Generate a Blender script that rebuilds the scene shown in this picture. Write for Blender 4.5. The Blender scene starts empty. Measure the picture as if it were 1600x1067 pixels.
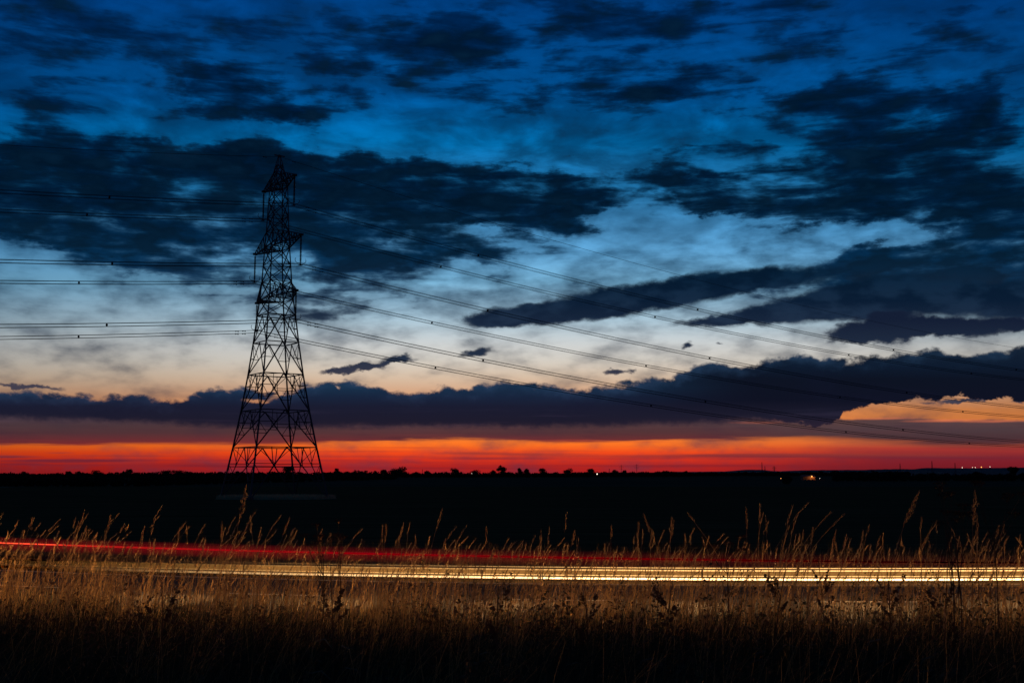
import bpy, math, random
import numpy as np
from mathutils import Vector, Matrix

S = bpy.context.scene
C = S.collection
R = math.radians
F_PX, HOR = 1723.0, 741.0              # focal length and horizon line in photo pixels (1600 wide)
PITCH = math.atan((HOR - 533.5) / F_PX)
EYE = 3.75

# ------------------------------------------------------------------ camera
cd = bpy.data.cameras.new('camera')
cam = bpy.data.objects.new('camera', cd); C.objects.link(cam)
cam.location = (0, 0, EYE)
cam.rotation_euler = (R(90) + PITCH, 0, 0)
cd.sensor_width = 36.0
cd.lens = F_PX / 1600 * 36
cd.clip_start = 0.1
cd.clip_end = 40000
S.camera = cam
S.view_settings.view_transform = 'Standard'
S.view_settings.look = 'None'
S.view_settings.exposure = 0
S.view_settings.gamma = 1
S.view_settings.use_curve_mapping = False


def srgb(r, g, b):
    out = []
    for c in (r, g, b):
        c /= 255.0
        out.append(c / 12.92 if c <= 0.04045 else ((c + 0.055) / 1.055) ** 2.4)
    return tuple(out) + (1.0,)


def direction(px, py):
    """photo pixel -> (azimuth, elevation) in degrees"""
    x, y, z = (px - 800) / F_PX, 1.0, (533.5 - py) / F_PX
    yy = y * math.cos(PITCH) - z * math.sin(PITCH)
    zz = y * math.sin(PITCH) + z * math.cos(PITCH)
    return math.degrees(math.atan2(x, yy)), math.degrees(math.atan2(zz, math.hypot(x, yy)))


def elev(py, px=800):
    return direction(px, py)[1]


# ------------------------------------------------------------------ world: dusk sky with clouds
W = bpy.data.worlds.new('World')
S.world = W
W.use_nodes = True
nt = W.node_tree
nt.nodes.clear()
N, LK = nt.nodes, nt.links


class V:
    """tiny wrapper that writes node maths"""
    def __init__(s, sock): s.s = sock
    def _m(s, op, *o):
        return math_node(op, s, *o)
    def __add__(s, o): return s._m('ADD', o)
    def __sub__(s, o): return s._m('SUBTRACT', o)
    def __mul__(s, o): return s._m('MULTIPLY', o)


def setin(sock, v):
    if isinstance(v, V): LK.new(v.s, sock)
    else: sock.default_value = v


def math_node(op, *a, clamp=False):
    n = N.new('ShaderNodeMath'); n.operation = op; n.use_clamp = clamp
    for i, v in enumerate(a): setin(n.inputs[i], v)
    return V(n.outputs[0])


def smooth(v, a, b, lo=0.0, hi=1.0):
    n = N.new('ShaderNodeMapRange'); n.interpolation_type = 'SMOOTHSTEP'
    setin(n.inputs['Value'], v)
    for k, x in (('From Min', a), ('From Max', b), ('To Min', lo), ('To Max', hi)): setin(n.inputs[k], x)
    return V(n.outputs[0])


def linear(v, a, b, lo=0.0, hi=1.0):
    n = N.new('ShaderNodeMapRange')
    setin(n.inputs['Value'], v)
    for k, x in (('From Min', a), ('From Max', b), ('To Min', lo), ('To Max', hi)): setin(n.inputs[k], x)
    return V(n.outputs[0])


def ramp(v, stops, lo, hi):
    """colour ramp over [lo, hi]; stops = [(value, rgb255)]"""
    f = linear(v, lo, hi)
    n = N.new('ShaderNodeValToRGB'); LK.new(f.s, n.inputs[0])
    el = n.color_ramp.elements
    stops = sorted(stops)
    pos = [min(1, max(0, (s[0] - lo) / (hi - lo))) for s in stops]
    el[0].position = pos[0]; el[0].color = srgb(*stops[0][1])
    el[1].position = pos[-1]; el[1].color = srgb(*stops[-1][1])
    for p, s in list(zip(pos, stops))[1:-1]:
        e = el.new(p); e.color = srgb(*s[1])
    return V(n.outputs[0])


def curve(v, pts, lo, hi, vlo, vhi):
    """float curve: value in [lo,hi] -> [vlo,vhi]"""
    f = linear(v, lo, hi)
    n = N.new('ShaderNodeFloatCurve'); LK.new(f.s, n.inputs['Value'])
    cm = n.mapping; c = cm.curves[0]
    pts = sorted(((p[0] - lo) / (hi - lo), (p[1] - vlo) / (vhi - vlo)) for p in pts)
    c.points[0].location = pts[0]; c.points[1].location = pts[-1]
    for p in pts[1:-1]: c.points.new(*p)
    cm.extend = 'HORIZONTAL'
    cm.update()
    return linear(V(n.outputs[0]), 0, 1, vlo, vhi)


def mix(f, a, b):
    n = N.new('ShaderNodeMix'); n.data_type = 'RGBA'
    setin(n.inputs[0], f); setin(n.inputs[6], a); setin(n.inputs[7], b)
    return V(n.outputs[2])


def noise(vec, scale, detail=6, rough=0.55, stretch=(1, 1, 1), off=(0, 0, 0), color=False, dist=0.0):
    m = N.new('ShaderNodeMapping'); m.inputs['Scale'].default_value = stretch
    m.inputs['Location'].default_value = off
    LK.new(vec.s, m.inputs['Vector'])
    n = N.new('ShaderNodeTexNoise'); n.inputs['Scale'].default_value = scale
    n.inputs['Detail'].default_value = detail; n.inputs['Roughness'].default_value = rough
    n.inputs['Distortion'].default_value = dist
    LK.new(m.outputs[0], n.inputs['Vector'])
    return V(n.outputs['Color' if color else 'Fac'])


def combine(x, y, z=0.0):
    n = N.new('ShaderNodeCombineXYZ')
    setin(n.inputs[0], x); setin(n.inputs[1], y); setin(n.inputs[2], z)
    return V(n.outputs[0])


tc = N.new('ShaderNodeTexCoord')
nv = N.new('ShaderNodeVectorMath'); nv.operation = 'NORMALIZE'
LK.new(tc.outputs['Generated'], nv.inputs[0])
DIR = V(nv.outputs[0])
sx = N.new('ShaderNodeSeparateXYZ'); LK.new(DIR.s, sx.inputs[0])
DX, DY, DZ = (V(sx.outputs[i]) for i in range(3))
AZ = math_node('ARCTAN2', DX, DY) * 57.29578
EL = math_node('ARCSINE', DZ) * 57.29578
# glow bands run level with the western horizon
ELR = math_node('ARCTAN2', DZ, math_node('MAXIMUM', DY, math_node('COSINE', math_node('ARCSINE', DZ)) * .80)) * 57.29578

# warp noises (all seamless: they read the 3-D direction)
w1 = noise(DIR, 9, 6, 0.62, (1, 1, 2.2), (3.1, 1.7, 0.4), color=True)
sw = N.new('ShaderNodeSeparateColor'); LK.new(w1.s, sw.inputs[0])
wx = V(sw.outputs[0]) - 0.5
wy = V(sw.outputs[1]) - 0.5
w2 = noise(DIR, 38, 5, 0.6, (1, 1, 1.7), (7.3, 2.2, 5.4), color=True)
sw2 = N.new('ShaderNodeSeparateColor'); LK.new(w2.s, sw2.inputs[0])
vx = V(sw2.outputs[0]) - 0.5
vy = V(sw2.outputs[1]) - 0.5
P = combine(AZ + wx * 8.0 + vx * 1.6, EL + wy * 3.6 + vy * .9)


def opt(a, p=2.3):
    """soft coverage -> opacity that looks even to the eye"""
    return math_node('SUBTRACT', 1.0, math_node('POWER', math_node('SUBTRACT', 1.0, a), p))


def blobs(lst, vec, grow=1.35):
    """sum of soft ellipses given in photo pixels, laid out by azimuth / elevation"""
    acc = None
    for cx, cy, rx, ry, amp, *rot in lst:
        a0, e0 = direction(cx, cy)
        dax = (direction(cx + 5, cy)[0] - direction(cx - 5, cy)[0]) / 10
        dey = (direction(cx, cy - 5)[1] - direction(cx, cy + 5)[1]) / 10
        m = N.new('ShaderNodeMapping'); m.vector_type = 'TEXTURE'
        m.inputs['Location'].default_value = (a0, e0, 0)
        m.inputs['Rotation'].default_value = (0, 0, R(rot[0]) if rot else 0)
        m.inputs['Scale'].default_value = (rx * dax * grow, ry * dey * grow, 1)
        LK.new(vec.s, m.inputs['Vector'])
        g = N.new('ShaderNodeTexGradient'); g.gradient_type = 'SPHERICAL'
        LK.new(m.outputs[0], g.inputs[0])
        t = V(g.outputs['Fac'])
        if acc is None: acc = t * amp
        else: acc = math_node('MULTIPLY_ADD', t, amp, acc)
    return acc


E = elev
# clear sky behind the clouds
clear_l = ramp(ELR, [
    (90, (0, 28, 64)), (40, (0, 48, 100)), (E(0), (0, 72, 146)), (E(150), (0, 96, 172)), (E(225), (0, 124, 196)), (E(300), (44, 142, 206)),
    (E(392), (100, 172, 222)), (E(440), (126, 186, 222)), (E(500), (172, 200, 216)), (E(537), (206, 210, 210)),
    (E(565), (214, 206, 194)), (E(590), (216, 190, 164)), (E(610), (214, 168, 134)), (E(640), (226, 140, 80)), (E(690), (255, 130, 40)),
    (E(701), (252, 92, 28)), (E(709), (238, 66, 28)), (E(718), (214, 50, 28)), (E(728), (182, 36, 30)), (E(738), (165, 30, 32)), (-2, (90, 20, 24)), ], -4, 90)
bright = N.new('ShaderNodeTexSky'); bright.sky_type = 'NISHITA'; bright.sun_disc = False
bright.sun_elevation = R(-3.0); bright.sun_rotation = R(0); bright.ozone_density = 4.0
vm = N.new('ShaderNodeVectorMath'); vm.operation = 'SCALE'; vm.inputs['Scale'].default_value = 0.01
LK.new(bright.outputs[0], vm.inputs[0])
addn = N.new('ShaderNodeVectorMath'); addn.operation = 'ADD'
LK.new(clear_l.s, addn.inputs[0]); LK.new(vm.outputs[0], addn.inputs[1])
fall = smooth(math_node('ABSOLUTE', AZ - 1.5), 6, 34, 1.0, smooth(EL, 8, 18, .55, .78))
mul = N.new('ShaderNodeVectorMath'); mul.operation = 'SCALE'; LK.new(addn.outputs[0], mul.inputs[0]); LK.new(fall.s, mul.inputs['Scale'])
sky = V(mul.outputs[0])
# away from the afterglow the low sky turns to dull violet and then to night blue
away = ramp(ELR, [(90, (0, 26, 60)), (40, (0, 34, 76)), (20, (2, 44, 90)), (10, (16, 46, 80)), (4, (44, 48, 72)), (1, (70, 50, 70)), (-2, (30, 22, 30))], -4, 90)
off_axis = math_node('ABSOLUTE', AZ)
sky = mix(smooth(off_axis, 28, 95), sky, away)

# --- upper cloud sheet
UP = [
 (60,130,120,42,.65),(120,168,75,30,.5),(20,200,80,28,.7),(120,235,150,40,.75),(90,290,230,52,1.0),(250,320,220,48,.9),
 (330,268,120,36,.7),(362,150,74,34,1.05),(325,135,40,22,.5),(450,184,58,17,.95),(555,170,52,20,.85),(390,192,80,18,.4),
 (200,60,200,50,.35),(40,20,160,40,.35),(650,78,110,32,.6),(560,102,60,20,.45),(700,112,120,26,.4),(690,60,60,20,.4),
 (545,262,120,38,1.0),(650,280,150,40,1.0),(760,292,130,40,1.0),(870,312,95,36,1.05),(560,325,150,38,.75),(470,300,110,60,.7),
 (400,330,110,60,.8),(350,365,130,26,.75),(60,352,120,22,.6),(230,405,130,30,.75),(330,430,90,20,.5),(130,385,120,20,.35),
 (600,395,130,22,.65),(520,428,90,16,.6),(700,372,80,18,.75),(745,350,60,16,.55),(830,352,80,13,.65),(868,385,90,22,.95),(650,420,110,16,.5),
 (525,484,85,16,.8,6),(470,470,60,14,.4),(640,345,70,14,.4),
 (900,30,180,40,.6),(1030,70,170,42,.65),(930,95,140,34,.45),(1290,50,70,14,.5),(1080,18,130,24,.5),(1570,4,60,14,1.0),(1230,20,90,18,.4),
 (1050,134,50,14,.7),(880,120,60,18,.3),(1280,142,110,28,.7),(1285,143,50,14,.5),(1500,62,80,30,.6),(1430,120,130,30,.45),
 (1465,185,100,36,1.0),(1560,235,110,36,1.0),(1400,240,170,26,.6),(1180,222,150,24,.55),(1250,185,140,30,.35),(1580,130,60,30,.3),
 (1110,285,120,30,1.0),(1000,270,60,22,.6),(1240,296,140,30,1.0),(1390,318,110,25,1.0),(1180,332,110,20,.7),(1070,335,60,10,.8),
 (1190,362,60,12,.9),(1585,305,70,34,1.0),(1430,345,90,16,.6),(1480,388,110,22,.85),(1570,385,70,50,.9),(1390,385,50,16,.5),
 (1120,398,40,9,.6),(1580,440,70,40,.8),
 (965,325,60,44,-1.3),(930,255,60,20,-.8),(1040,372,140,16,-.8),(1010,350,70,16,-.6),(1500,110,50,20,-.5),(1580,160,30,30,-.5),(1230,170,120,16,-.4),
 (1200,250,140,9,-.5),(1330,225,80,8,-.4),(1100,268,60,8,-.3),(1440,265,80,8,-.4),(700,305,100,8,-.3),(60,265,80,10,-.3),
 (100,30,220,60,.3),(420,60,160,50,.3),(700,30,140,50,.3),(1250,60,160,50,.3),(950,150,160,30,.3),(560,150,200,30,.25),(250,190,100,30,.3),(870,232,130,16,-.5),(1335,352,70,14,-.9),(1440,335,40,14,-.5),(500,212,160,13,-.4),(620,352,130,8,-.5),(760,355,90,10,-.5),
 (1080,185,120,26,-.4),(1520,345,40,18,-.5),(240,385,60,8,-.5),(260,205,110,14,-.4),(40,425,110,18,-.5),(350,395,60,8,-.4),(1180,205,60,10,-.3),(1250,262,90,8,-.4),(540,372,50,8,-.5),
 (1400,440,140,34,.9),(1050,300,90,30,.6),(1150,250,120,24,.4),(1330,240,120,24,.5),(1420,290,120,30,.7),(1280,330,100,20,.5),(1560,350,80,40,.8),(1450,385,90,20,.5),
 (150,370,160,22,.6),(300,400,120,22,.5),(60,330,120,30,.6),(380,300,100,50,.5),(200,270,160,40,.5),(420,410,60,20,.5),(560,340,90,20,.5),(700,320,120,24,.5),
 (330,440,60,10,.3),(560,460,90,8,.3),(650,400,60,8,.3),(480,365,80,16,.4),(900,300,60,30,.5),(150,60,160,50,.3),(420,120,140,40,.3),(1200,100,160,50,.3),(1540,120,80,50,.4),
 (620,20,160,30,.2),(1000,170,120,30,.2),(1380,180,120,50,.5),(1560,200,90,50,.5),(1520,450,130,40,1.0),(1330,415,110,20,.6,8),(1480,410,130,34,.9),(1250,448,90,14,.5),
 (500,400,60,14,.6),(570,365,60,12,.6),(480,440,60,14,.5),(620,350,60,12,.6),(950,330,60,24,.9),(780,325,120,18,.8),(690,395,90,12,.6),(600,455,70,10,.5),
 (20,440,60,10,.3),(300,350,200,30,.6),(160,350,120,26,.6),(1040,380,50,10,.5),(900,350,60,20,.8),(470,395,80,30,.5),(430,480,90,14,.5),
 (800,40,200,40,.45),(500,40,160,30,.3),(850,130,160,40,.35),(250,110,120,30,.35),(1400,60,160,40,.3),(1150,170,200,30,.5),(1330,270,160,30,.6),(1500,280,120,30,.8),
 (1000,20,60,20,.3),(760,150,130,22,.35),(860,210,120,18,.25),(1560,330,60,20,.4),
]
LENS = [(770,500,50,9,.9,2),(830,492,90,14,1.2,4),(910,480,110,19,1.2,9),(1000,466,110,20,1.2,10),(1090,450,100,20,1.2,9),(1170,438,80,16,1.1,6),(1240,434,90,12,.7,4),
 (1130,500,70,7,1.1,3),(1210,492,110,13,1.1,4),(1300,480,130,20,1.1,3),(1400,470,140,26,1.1),(1520,472,130,24,1.1),(1620,470,90,30,1.0),(1320,455,110,14,.8,8)]
fb = noise(DIR, 11, 9, 0.55, (1, 1, 2.6), (0.4, 5.1, 2.0), dist=0.35)
fb2 = noise(DIR, 30, 6, 0.50, (1, 1, 2.4), (9.4, 0.6, 4.2))
cov = blobs(UP, P, 1.85)
# outside the frame the same broken sheet goes on
outside = math_node('MAXIMUM', smooth(off_axis, 26, 34), smooth(EL, 24, 30))
big = noise(DIR, 3.2, 3, 0.5, (1, 1, 2.2), (1.1, 4.4, 7.7))
cov = cov + outside * smooth(big, .35, .65, 0.0, .85)
cov = math_node('MINIMUM', cov * .95 - .30, 1.0)
wisp = noise(DIR, 17, 6, 0.6, (1, 1, 6.5), (5.5, 1.5, 8.5), dist=.4)
tex = (fb - 0.5) * 2.9 + (fb2 - 0.5) * 1.2 + (wisp - 0.5) * 1.9
dens = cov + tex * smooth(EL, 3.5, 7.0, .35, 1.0)
alpha = smooth(dens, -.12, 1.25)
halo = smooth(dens, -.9, .6) * .24
alpha = math_node('MAXIMUM', alpha, halo)
alpha = alpha * smooth(EL, 5.2, 9.0)
thin = smooth(fb + smooth(EL, 8, 20, -.02, .05), .36, .66) * smooth(EL, 9.5, 15) * .36
alpha = math_node('MAXIMUM', alpha, thin)
cloud_col = ramp(ELR, [(90, (2, 16, 34)), (E(0), (0, 34, 76)), (E(150), (0, 30, 64)), (E(260), (1, 27, 54)), (E(330), (2, 30, 58)),
                      (E(400), (5, 46, 80)), (E(460), (10, 42, 70)), (E(510), (32, 46, 68)), (E(600), (40, 42, 62)), (0, (40, 34, 50))], 0, 90)
lift = smooth(fb2 + (fb - .5), .40, .72)
cloud_light = ramp(ELR, [(90, (4, 36, 70)), (E(0), (0, 48, 104)), (E(200), (0, 42, 84)), (E(300), (2, 46, 84)), (E(400), (14, 74, 120)), (E(500), (62, 84, 108)), (0, (60, 50, 70))], 0, 90)
deep = ramp(ELR, [(90, (0, 10, 22)), (E(0), (0, 22, 50)), (E(200), (0, 16, 34)), (E(330), (1, 17, 33)), (E(400), (6, 30, 50)), (E(500), (26, 38, 58)), (0, (30, 26, 40))], 0, 90)
cloud = mix(lift * .5, cloud_col, cloud_light)
cloud = mix(smooth(dens + (fb2 - .5) * 2.2, .45, 1.5), cloud, deep)
sky = mix(opt(alpha), sky, cloud)
PL = combine(AZ + wx * 2.4 + vx * 2.2, EL + wy * .7 + vy * .7)
ld_ = blobs(LENS, PL) * 1.5 + (fb - .5) * 1.0 + (fb2 - .5) * 1.2
la = smooth(ld_, -.22, 1.25)
lens_col = mix(smooth(fb2, .4, .65) * .5, ramp(ELR, [(E(420), (4, 24, 44)), (E(470), (10, 28, 50)), (E(505), (24, 38, 60))], 0, 14), ramp(ELR, [(E(420), (10, 44, 72)), (E(505), (38, 56, 80))], 0, 14))
sky = mix(opt(la), sky, lens_col)

# --- small crisp dark clouds
SM = [(1400,512,100,20,1.2),(1350,522,55,16,.9),(1390,497,30,14,1.0),(1465,514,60,14,.9),(1540,512,70,14,.95),(1595,520,30,10,.6),
      (740,551,26,8,1.2,8),(560,577,38,6,1.2,5),(515,581,26,5,1.0),(620,561,30,5,1.0,8),(573,574,13,9,.8),(600,568,30,4,.8,12),
      (958,579,17,5,1.2),(985,577,10,4,.7),(1074,538,12,6,1.0),(1124,540,7,3,.7),(40,603,75,3.5,1.1),(1505,625,46,4,1.2),(1545,623,22,2,.8),(1590,627,14,3,.8),(1455,631,16,2,.6),(1590,504,40,12,.9),(1070,590,26,4,.7)]
P2 = combine(AZ + wx * .7 + vx * 1.5, EL + wy * .35 + vy * 1.0)
fb3 = noise(DIR, 90, 6, .6, (1, 1, 1.8), (1, 2, 3))
sd = blobs(SM, P2) * 1.25 + (fb2 - .5) * 1.0 + (fb3 - .5) * .9
sa = smooth(sd, .18, 1.15)
small_col = ramp(ELR, [(E(500), (20, 30, 52)), (E(560), (36, 48, 68)), (E(600), (66, 62, 76))], 0, 12)
sky = mix(opt(sa), sky, small_col)

# --- mauve haze sheet under the cloud bank; its lower edge is the top of the fire strip
A0, A1 = direction(-150, 700)[0], direction(1750, 700)[0]
def az_pts(pts):
    return [(direction(x, y)[0], direction(x, y)[1]) for x, y in pts]
strip_top = curve(AZ, az_pts([(-150,702),(0,700),(60,698),(130,697),(300,696.5),(480,697),(530,693),(600,691),(760,690),(900,693),(1000,690),
                              (1100,689),(1180,691),(1260,693),(1330,697),(1400,703),(1500,708),(1600,709),(1750,709)]), A0, A1, 0, 3)
haze_top = curve(AZ, az_pts([(-150,625),(0,625),(600,640),(1200,640),(1290,648),(1330,653),(1450,655),(1600,655),(1750,655)]), A0, A1, 0, 5)
lay = noise(DIR, 6, 6, 0.6, (1, 1, 22), (2.0, 8.0, 1.0))
lay2 = noise(DIR, 16, 5, 0.6, (1, 1, 16), (6.0, 3.0, 9.0))
below = EL - (strip_top + (lay2 - .5) * .34)
edge_soft = smooth(AZ, 8, 20, .13, .6) + smooth(lay, .4, .6) * .14
h_a = smooth(below, 0, edge_soft) * (V(haze_top.s) and smooth(EL - (haze_top + (fb2 - .5) * .45), -.10, .05, 1.0, 0.0))
hz_l = ramp(ELR, [(E(697), (128, 40, 44)), (E(692), (112, 40, 46)), (E(685), (94, 42, 50)), (E(676), (72, 46, 54)), (E(665), (66, 50, 58)), (E(640), (60, 56, 74)), (E(615), (56, 60, 80))], 0, 5)
hz_r = ramp(ELR, [(E(709), (96, 34, 44)), (E(697), (70, 40, 50)), (E(685), (64, 46, 54)), (E(670), (70, 57, 64)), (E(655), (84, 62, 64)), (E(640), (76, 58, 66))], 0, 5)
hz = mix(smooth(AZ, 9, 16), hz_l, hz_r)
hz = mix(smooth(lay, .45, .68) * .5, hz, ramp(ELR, [(E(705), (140, 40, 44)), (E(685), (104, 44, 52)), (E(670), (78, 54, 62)), (E(650), (84, 70, 84))], 0, 5))
hz = mix(smooth(lay2, .5, .7) * .4, hz, ramp(ELR, [(E(705), (70, 32, 42)), (E(650), (46, 42, 58))], 0, 5))
glow_az = smooth(AZ, 8, 21)
fire_r = ramp(ELR, [(E(739), (112, 24, 32)), (E(722), (124, 30, 40)), (E(712), (128, 36, 46)), (E(700), (170, 56, 48)), (E(690), (205, 100, 60)), (E(640), (196, 118, 68)), (E(615), (232, 160, 110)),
                   (E(600), (206, 168, 150))], 0, 5)
low_zone = smooth(ELR, E(700), E(660), 1.0, 0.0)
sky = mix(glow_az * low_zone, sky, fire_r)
# streaks inside the fire strip
STK = [(90,720,95,2.6,1.3),(10,713,50,2.4,1.2),(170,719,110,2.2,.8),(60,726,120,2,.6),(95,707,22,1.5,.8),(30,724,40,2,.6),(730,707,60,1.8,.7),(790,709,90,2,.7),(760,716,90,2.2,.7),(900,712,120,3,.5),(1110,712,130,3.2,1.0),(1230,711,120,3,1.1),(1360,712,160,4,.8),
       (300,727,120,2.4,.4),(560,713,200,2,.35),(1020,716,160,2,.4),(1500,714,160,5,.7),(350,703,100,1.4,.3),(640,722,120,2,.3),(1150,728,200,2.5,.35),(560,705,90,1.4,.5),(450,719,160,1.8,.5),(200,712,90,1.4,.5),(640,699,80,1.2,.5),(980,727,260,2,.4),(700,731,200,2,.4),(870,704,70,1.2,.4)]
PS = combine(AZ + wx * 1.6 + vx * .8, EL + wy * .10 + vy * .07)
st = blobs(STK, PS)
st_col = ramp(ELR, [(E(735), (120, 26, 38)), (E(715), (112, 38, 52)), (E(700), (190, 70, 40))], 0, 5)
sky = mix(math_node('MINIMUM', st, .9), sky, st_col)
fl = smooth(lay, .52, .72) * smooth(EL, 0, 1.3, .55, .2)
sky = mix(fl * smooth(EL, 1.3, 2.2, 1.0, 0.0), sky, st_col)
sky = mix(h_a * .97 * smooth(off_axis, 40, 80, 1.0, .25), sky, hz)
# torn, lit fragments at the foot of the orange gap
FR = [(1480,657,60,2.5,.8),(1560,658,50,2,.7),(1380,654,50,1.8,.6),(1240,655,40,2,.4),(1180,660,40,2,.3),(1010,690,40,2,.4),(900,688,60,2,.4)]
sky = mix(math_node('MINIMUM', blobs(FR, PS), .8), sky, ramp(ELR, [(E(690), (190, 70, 50)), (E(655), (222, 120, 82))], 0, 5))

# --- the long low cloud bank
top_pts = [(-150,612),(0,612),(60,611),(100,613),(150,620),(200,617),(240,621),(285,623),(310,610),(350,604),(385,608),(430,611),(470,603),(500,596),(530,592),
           (555,596),(585,604),(610,611),(640,613),(680,607),(720,606),(760,599),(800,596),(845,599),(880,606),(930,605),(985,596),(1030,590),
           (1070,580),(1090,568),(1120,565),(1160,570),(1200,562),(1240,552),(1280,556),(1330,562),(1370,556),(1420,551),(1460,546),(1500,552),(1560,547),(1600,540),(1750,535)]
bot_pts = [(-150,655),(0,658),(120,662),(250,667),(330,672),(400,674),(500,673),(700,672),(900,672),(1050,668),(1150,663),(1230,656),(1290,657),(1308,654),(1318,636),(1345,630),(1390,626),
           (1450,618),(1500,617),(1600,619),(1750,620)]
bt = curve(AZ, az_pts(top_pts), A0, A1, 1, 8)
bb = curve(AZ, az_pts(bot_pts), A0, A1, 1, 8)
puff = noise(DIR, 62, 7, 0.6, (1, 1, 1.5), (4.0, 4.0, 4.0))
vo = N.new('ShaderNodeTexVoronoi'); vo.feature = 'SMOOTH_F1'; vo.inputs['Scale'].default_value = 95; vo.inputs['Smoothness'].default_value = .25
vmap = N.new('ShaderNodeMapping'); vmap.inputs['Scale'].default_value = (1, 1, 1.4); LK.new(DIR.s, vmap.inputs[0]); LK.new(vmap.outputs[0], vo.inputs['Vector'])
bill = V(vo.outputs['Distance'])
dt = (bt + (puff - .5) * 1.15 - (bill - .4) * .16) - EL
db = EL - (bb - smooth(AZ, 13, 15, 0, .24) + (puff - .5) * smooth(AZ, 11, 14, .5, 1.1) + (fb3 - .5) * .3)
hard = smooth(AZ, 12.5, 14.5, .5, .14)
b_a = smooth(dt, -.08, .24) * smooth(db, 0, hard)
bank = ramp(ELR, [(E(548), (20, 40, 62)), (E(580), (20, 42, 66)), (E(605), (24, 48, 74)), (E(620), (24, 36, 60)), (E(635), (26, 28, 48)), (E(655), (29, 27, 44)), (E(666), (34, 28, 44)), (E(676), (48, 34, 50))], 0, 8)
bank_r = ramp(ELR, [(E(545), (20, 34, 52)), (E(570), (14, 27, 46)), (E(592), (13, 19, 34)), (E(625), (15, 18, 34)), (E(650), (28, 27, 44)), (E(675), (48, 36, 52))], 0, 8)
bank = mix(smooth(AZ, 2, 13), bank, bank_r)
rim = smooth(dt, .04, .8, .7, 0.0) * smooth(fb2, .35, .65)
bank = mix(rim, bank, ramp(ELR, [(E(550), (34, 60, 88)), (E(610), (40, 62, 92)), (E(640), (40, 46, 72))], 0, 8))
bank = mix(smooth(lay, .50, .74) * .5 * smooth(ELR, E(630), E(655)), bank, ramp(ELR, [(E(600), (34, 46, 72)), (E(640), (52, 50, 74)), (E(670), (66, 48, 66))], 0, 8))
bank = mix(smooth(fb, .5, .72) * .35, bank, ramp(ELR, [(E(550), (10, 22, 42)), (E(670), (24, 22, 42))], 0, 8))
# a few peach gaps near the pylon
GAP = [(400,625,26,4,1.0),(430,620,16,4,.9),(360,616,14,3,.5),(530,603,6,3,.7),(470,607,10,4,.5),(300,620,16,3,.4)]
gp = math_node('MINIMUM', blobs(GAP, P2), 1.0)
b_a = b_a * (math_node('SUBTRACT', 1.0, smooth(gp, .15, .8, 0, .85)))
b_all = b_a * smooth(off_axis, 34, 60, 1.0, 0.2)
sky = mix(opt(b_all, 1.6), sky, bank)

sky = mix(smooth(EL, -.3, -3.0), sky, ramp(ELR, [(0, (20, 16, 18)), (1, (20, 16, 18))], 0, 1))
bgn = N.new('ShaderNodeBackground'); LK.new(sky.s, bgn.inputs['Color']); bgn.inputs['Strength'].default_value = 1.0
wo = N.new('ShaderNodeOutputWorld'); LK.new(bgn.outputs[0], wo.inputs[0])
W.cycles.sampling_method = 'MANUAL'; W.cycles.sample_map_resolution = 256
# the sun has set behind the horizon: no sun lamp


# ------------------------------------------------------------------ materials
def material(name, col, rough=.8, col2=None, scale=5, metal=0, bump=0, spec=.3, transl=0, stretch=None):
    m = bpy.data.materials.new(name); m.use_nodes = True
    t = m.node_tree; b = t.nodes['Principled BSDF']
    b.inputs['Roughness'].default_value = rough; b.inputs['Metallic'].default_value = metal
    b.inputs['Specular IOR Level'].default_value = spec
    n = t.nodes.new('ShaderNodeTexNoise'); n.inputs['Scale'].default_value = scale; n.inputs['Detail'].default_value = 6
    tcx = t.nodes.new('ShaderNodeTexCoord')
    mp = t.nodes.new('ShaderNodeMapping'); t.links.new(tcx.outputs['Object'], mp.inputs[0]); t.links.new(mp.outputs[0], n.inputs['Vector'])
    if stretch: mp.inputs['Scale'].default_value = stretch
    r = t.nodes.new('ShaderNodeValToRGB'); t.links.new(n.outputs['Fac'], r.inputs[0])
    c2 = col2 or tuple(c * .6 for c in col)
    r.color_ramp.elements[0].position = .32; r.color_ramp.elements[0].color = (*c2, 1)
    r.color_ramp.elements[1].position = .68; r.color_ramp.elements[1].color = (*col, 1)
    t.links.new(r.outputs[0], b.inputs['Base Color'])
    if bump:
        bp = t.nodes.new('ShaderNodeBump'); bp.inputs['Strength'].default_value = bump
        t.links.new(n.outputs['Fac'], bp.inputs['Height']); t.links.new(bp.outputs[0], b.inputs['Normal'])
    if transl:
        tr = t.nodes.new('ShaderNodeBsdfTranslucent'); t.links.new(r.outputs[0], tr.inputs[0])
        mx = t.nodes.new('ShaderNodeMixShader'); mx.inputs[0].default_value = transl
        out = t.nodes['Material Output']
        t.links.new(b.outputs[0], mx.inputs[1]); t.links.new(tr.outputs[0], mx.inputs[2]); t.links.new(mx.outputs[0], out.inputs[0])
    return m


def emitter(name, col, strength):
    m = bpy.data.materials.new(name); m.use_nodes = True
    t = m.node_tree; t.nodes.clear()
    e = t.nodes.new('ShaderNodeEmission'); e.inputs[0].default_value = col; e.inputs[1].default_value = strength
    o = t.nodes.new('ShaderNodeOutputMaterial'); t.links.new(e.outputs[0], o.inputs[0])
    return m


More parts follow.
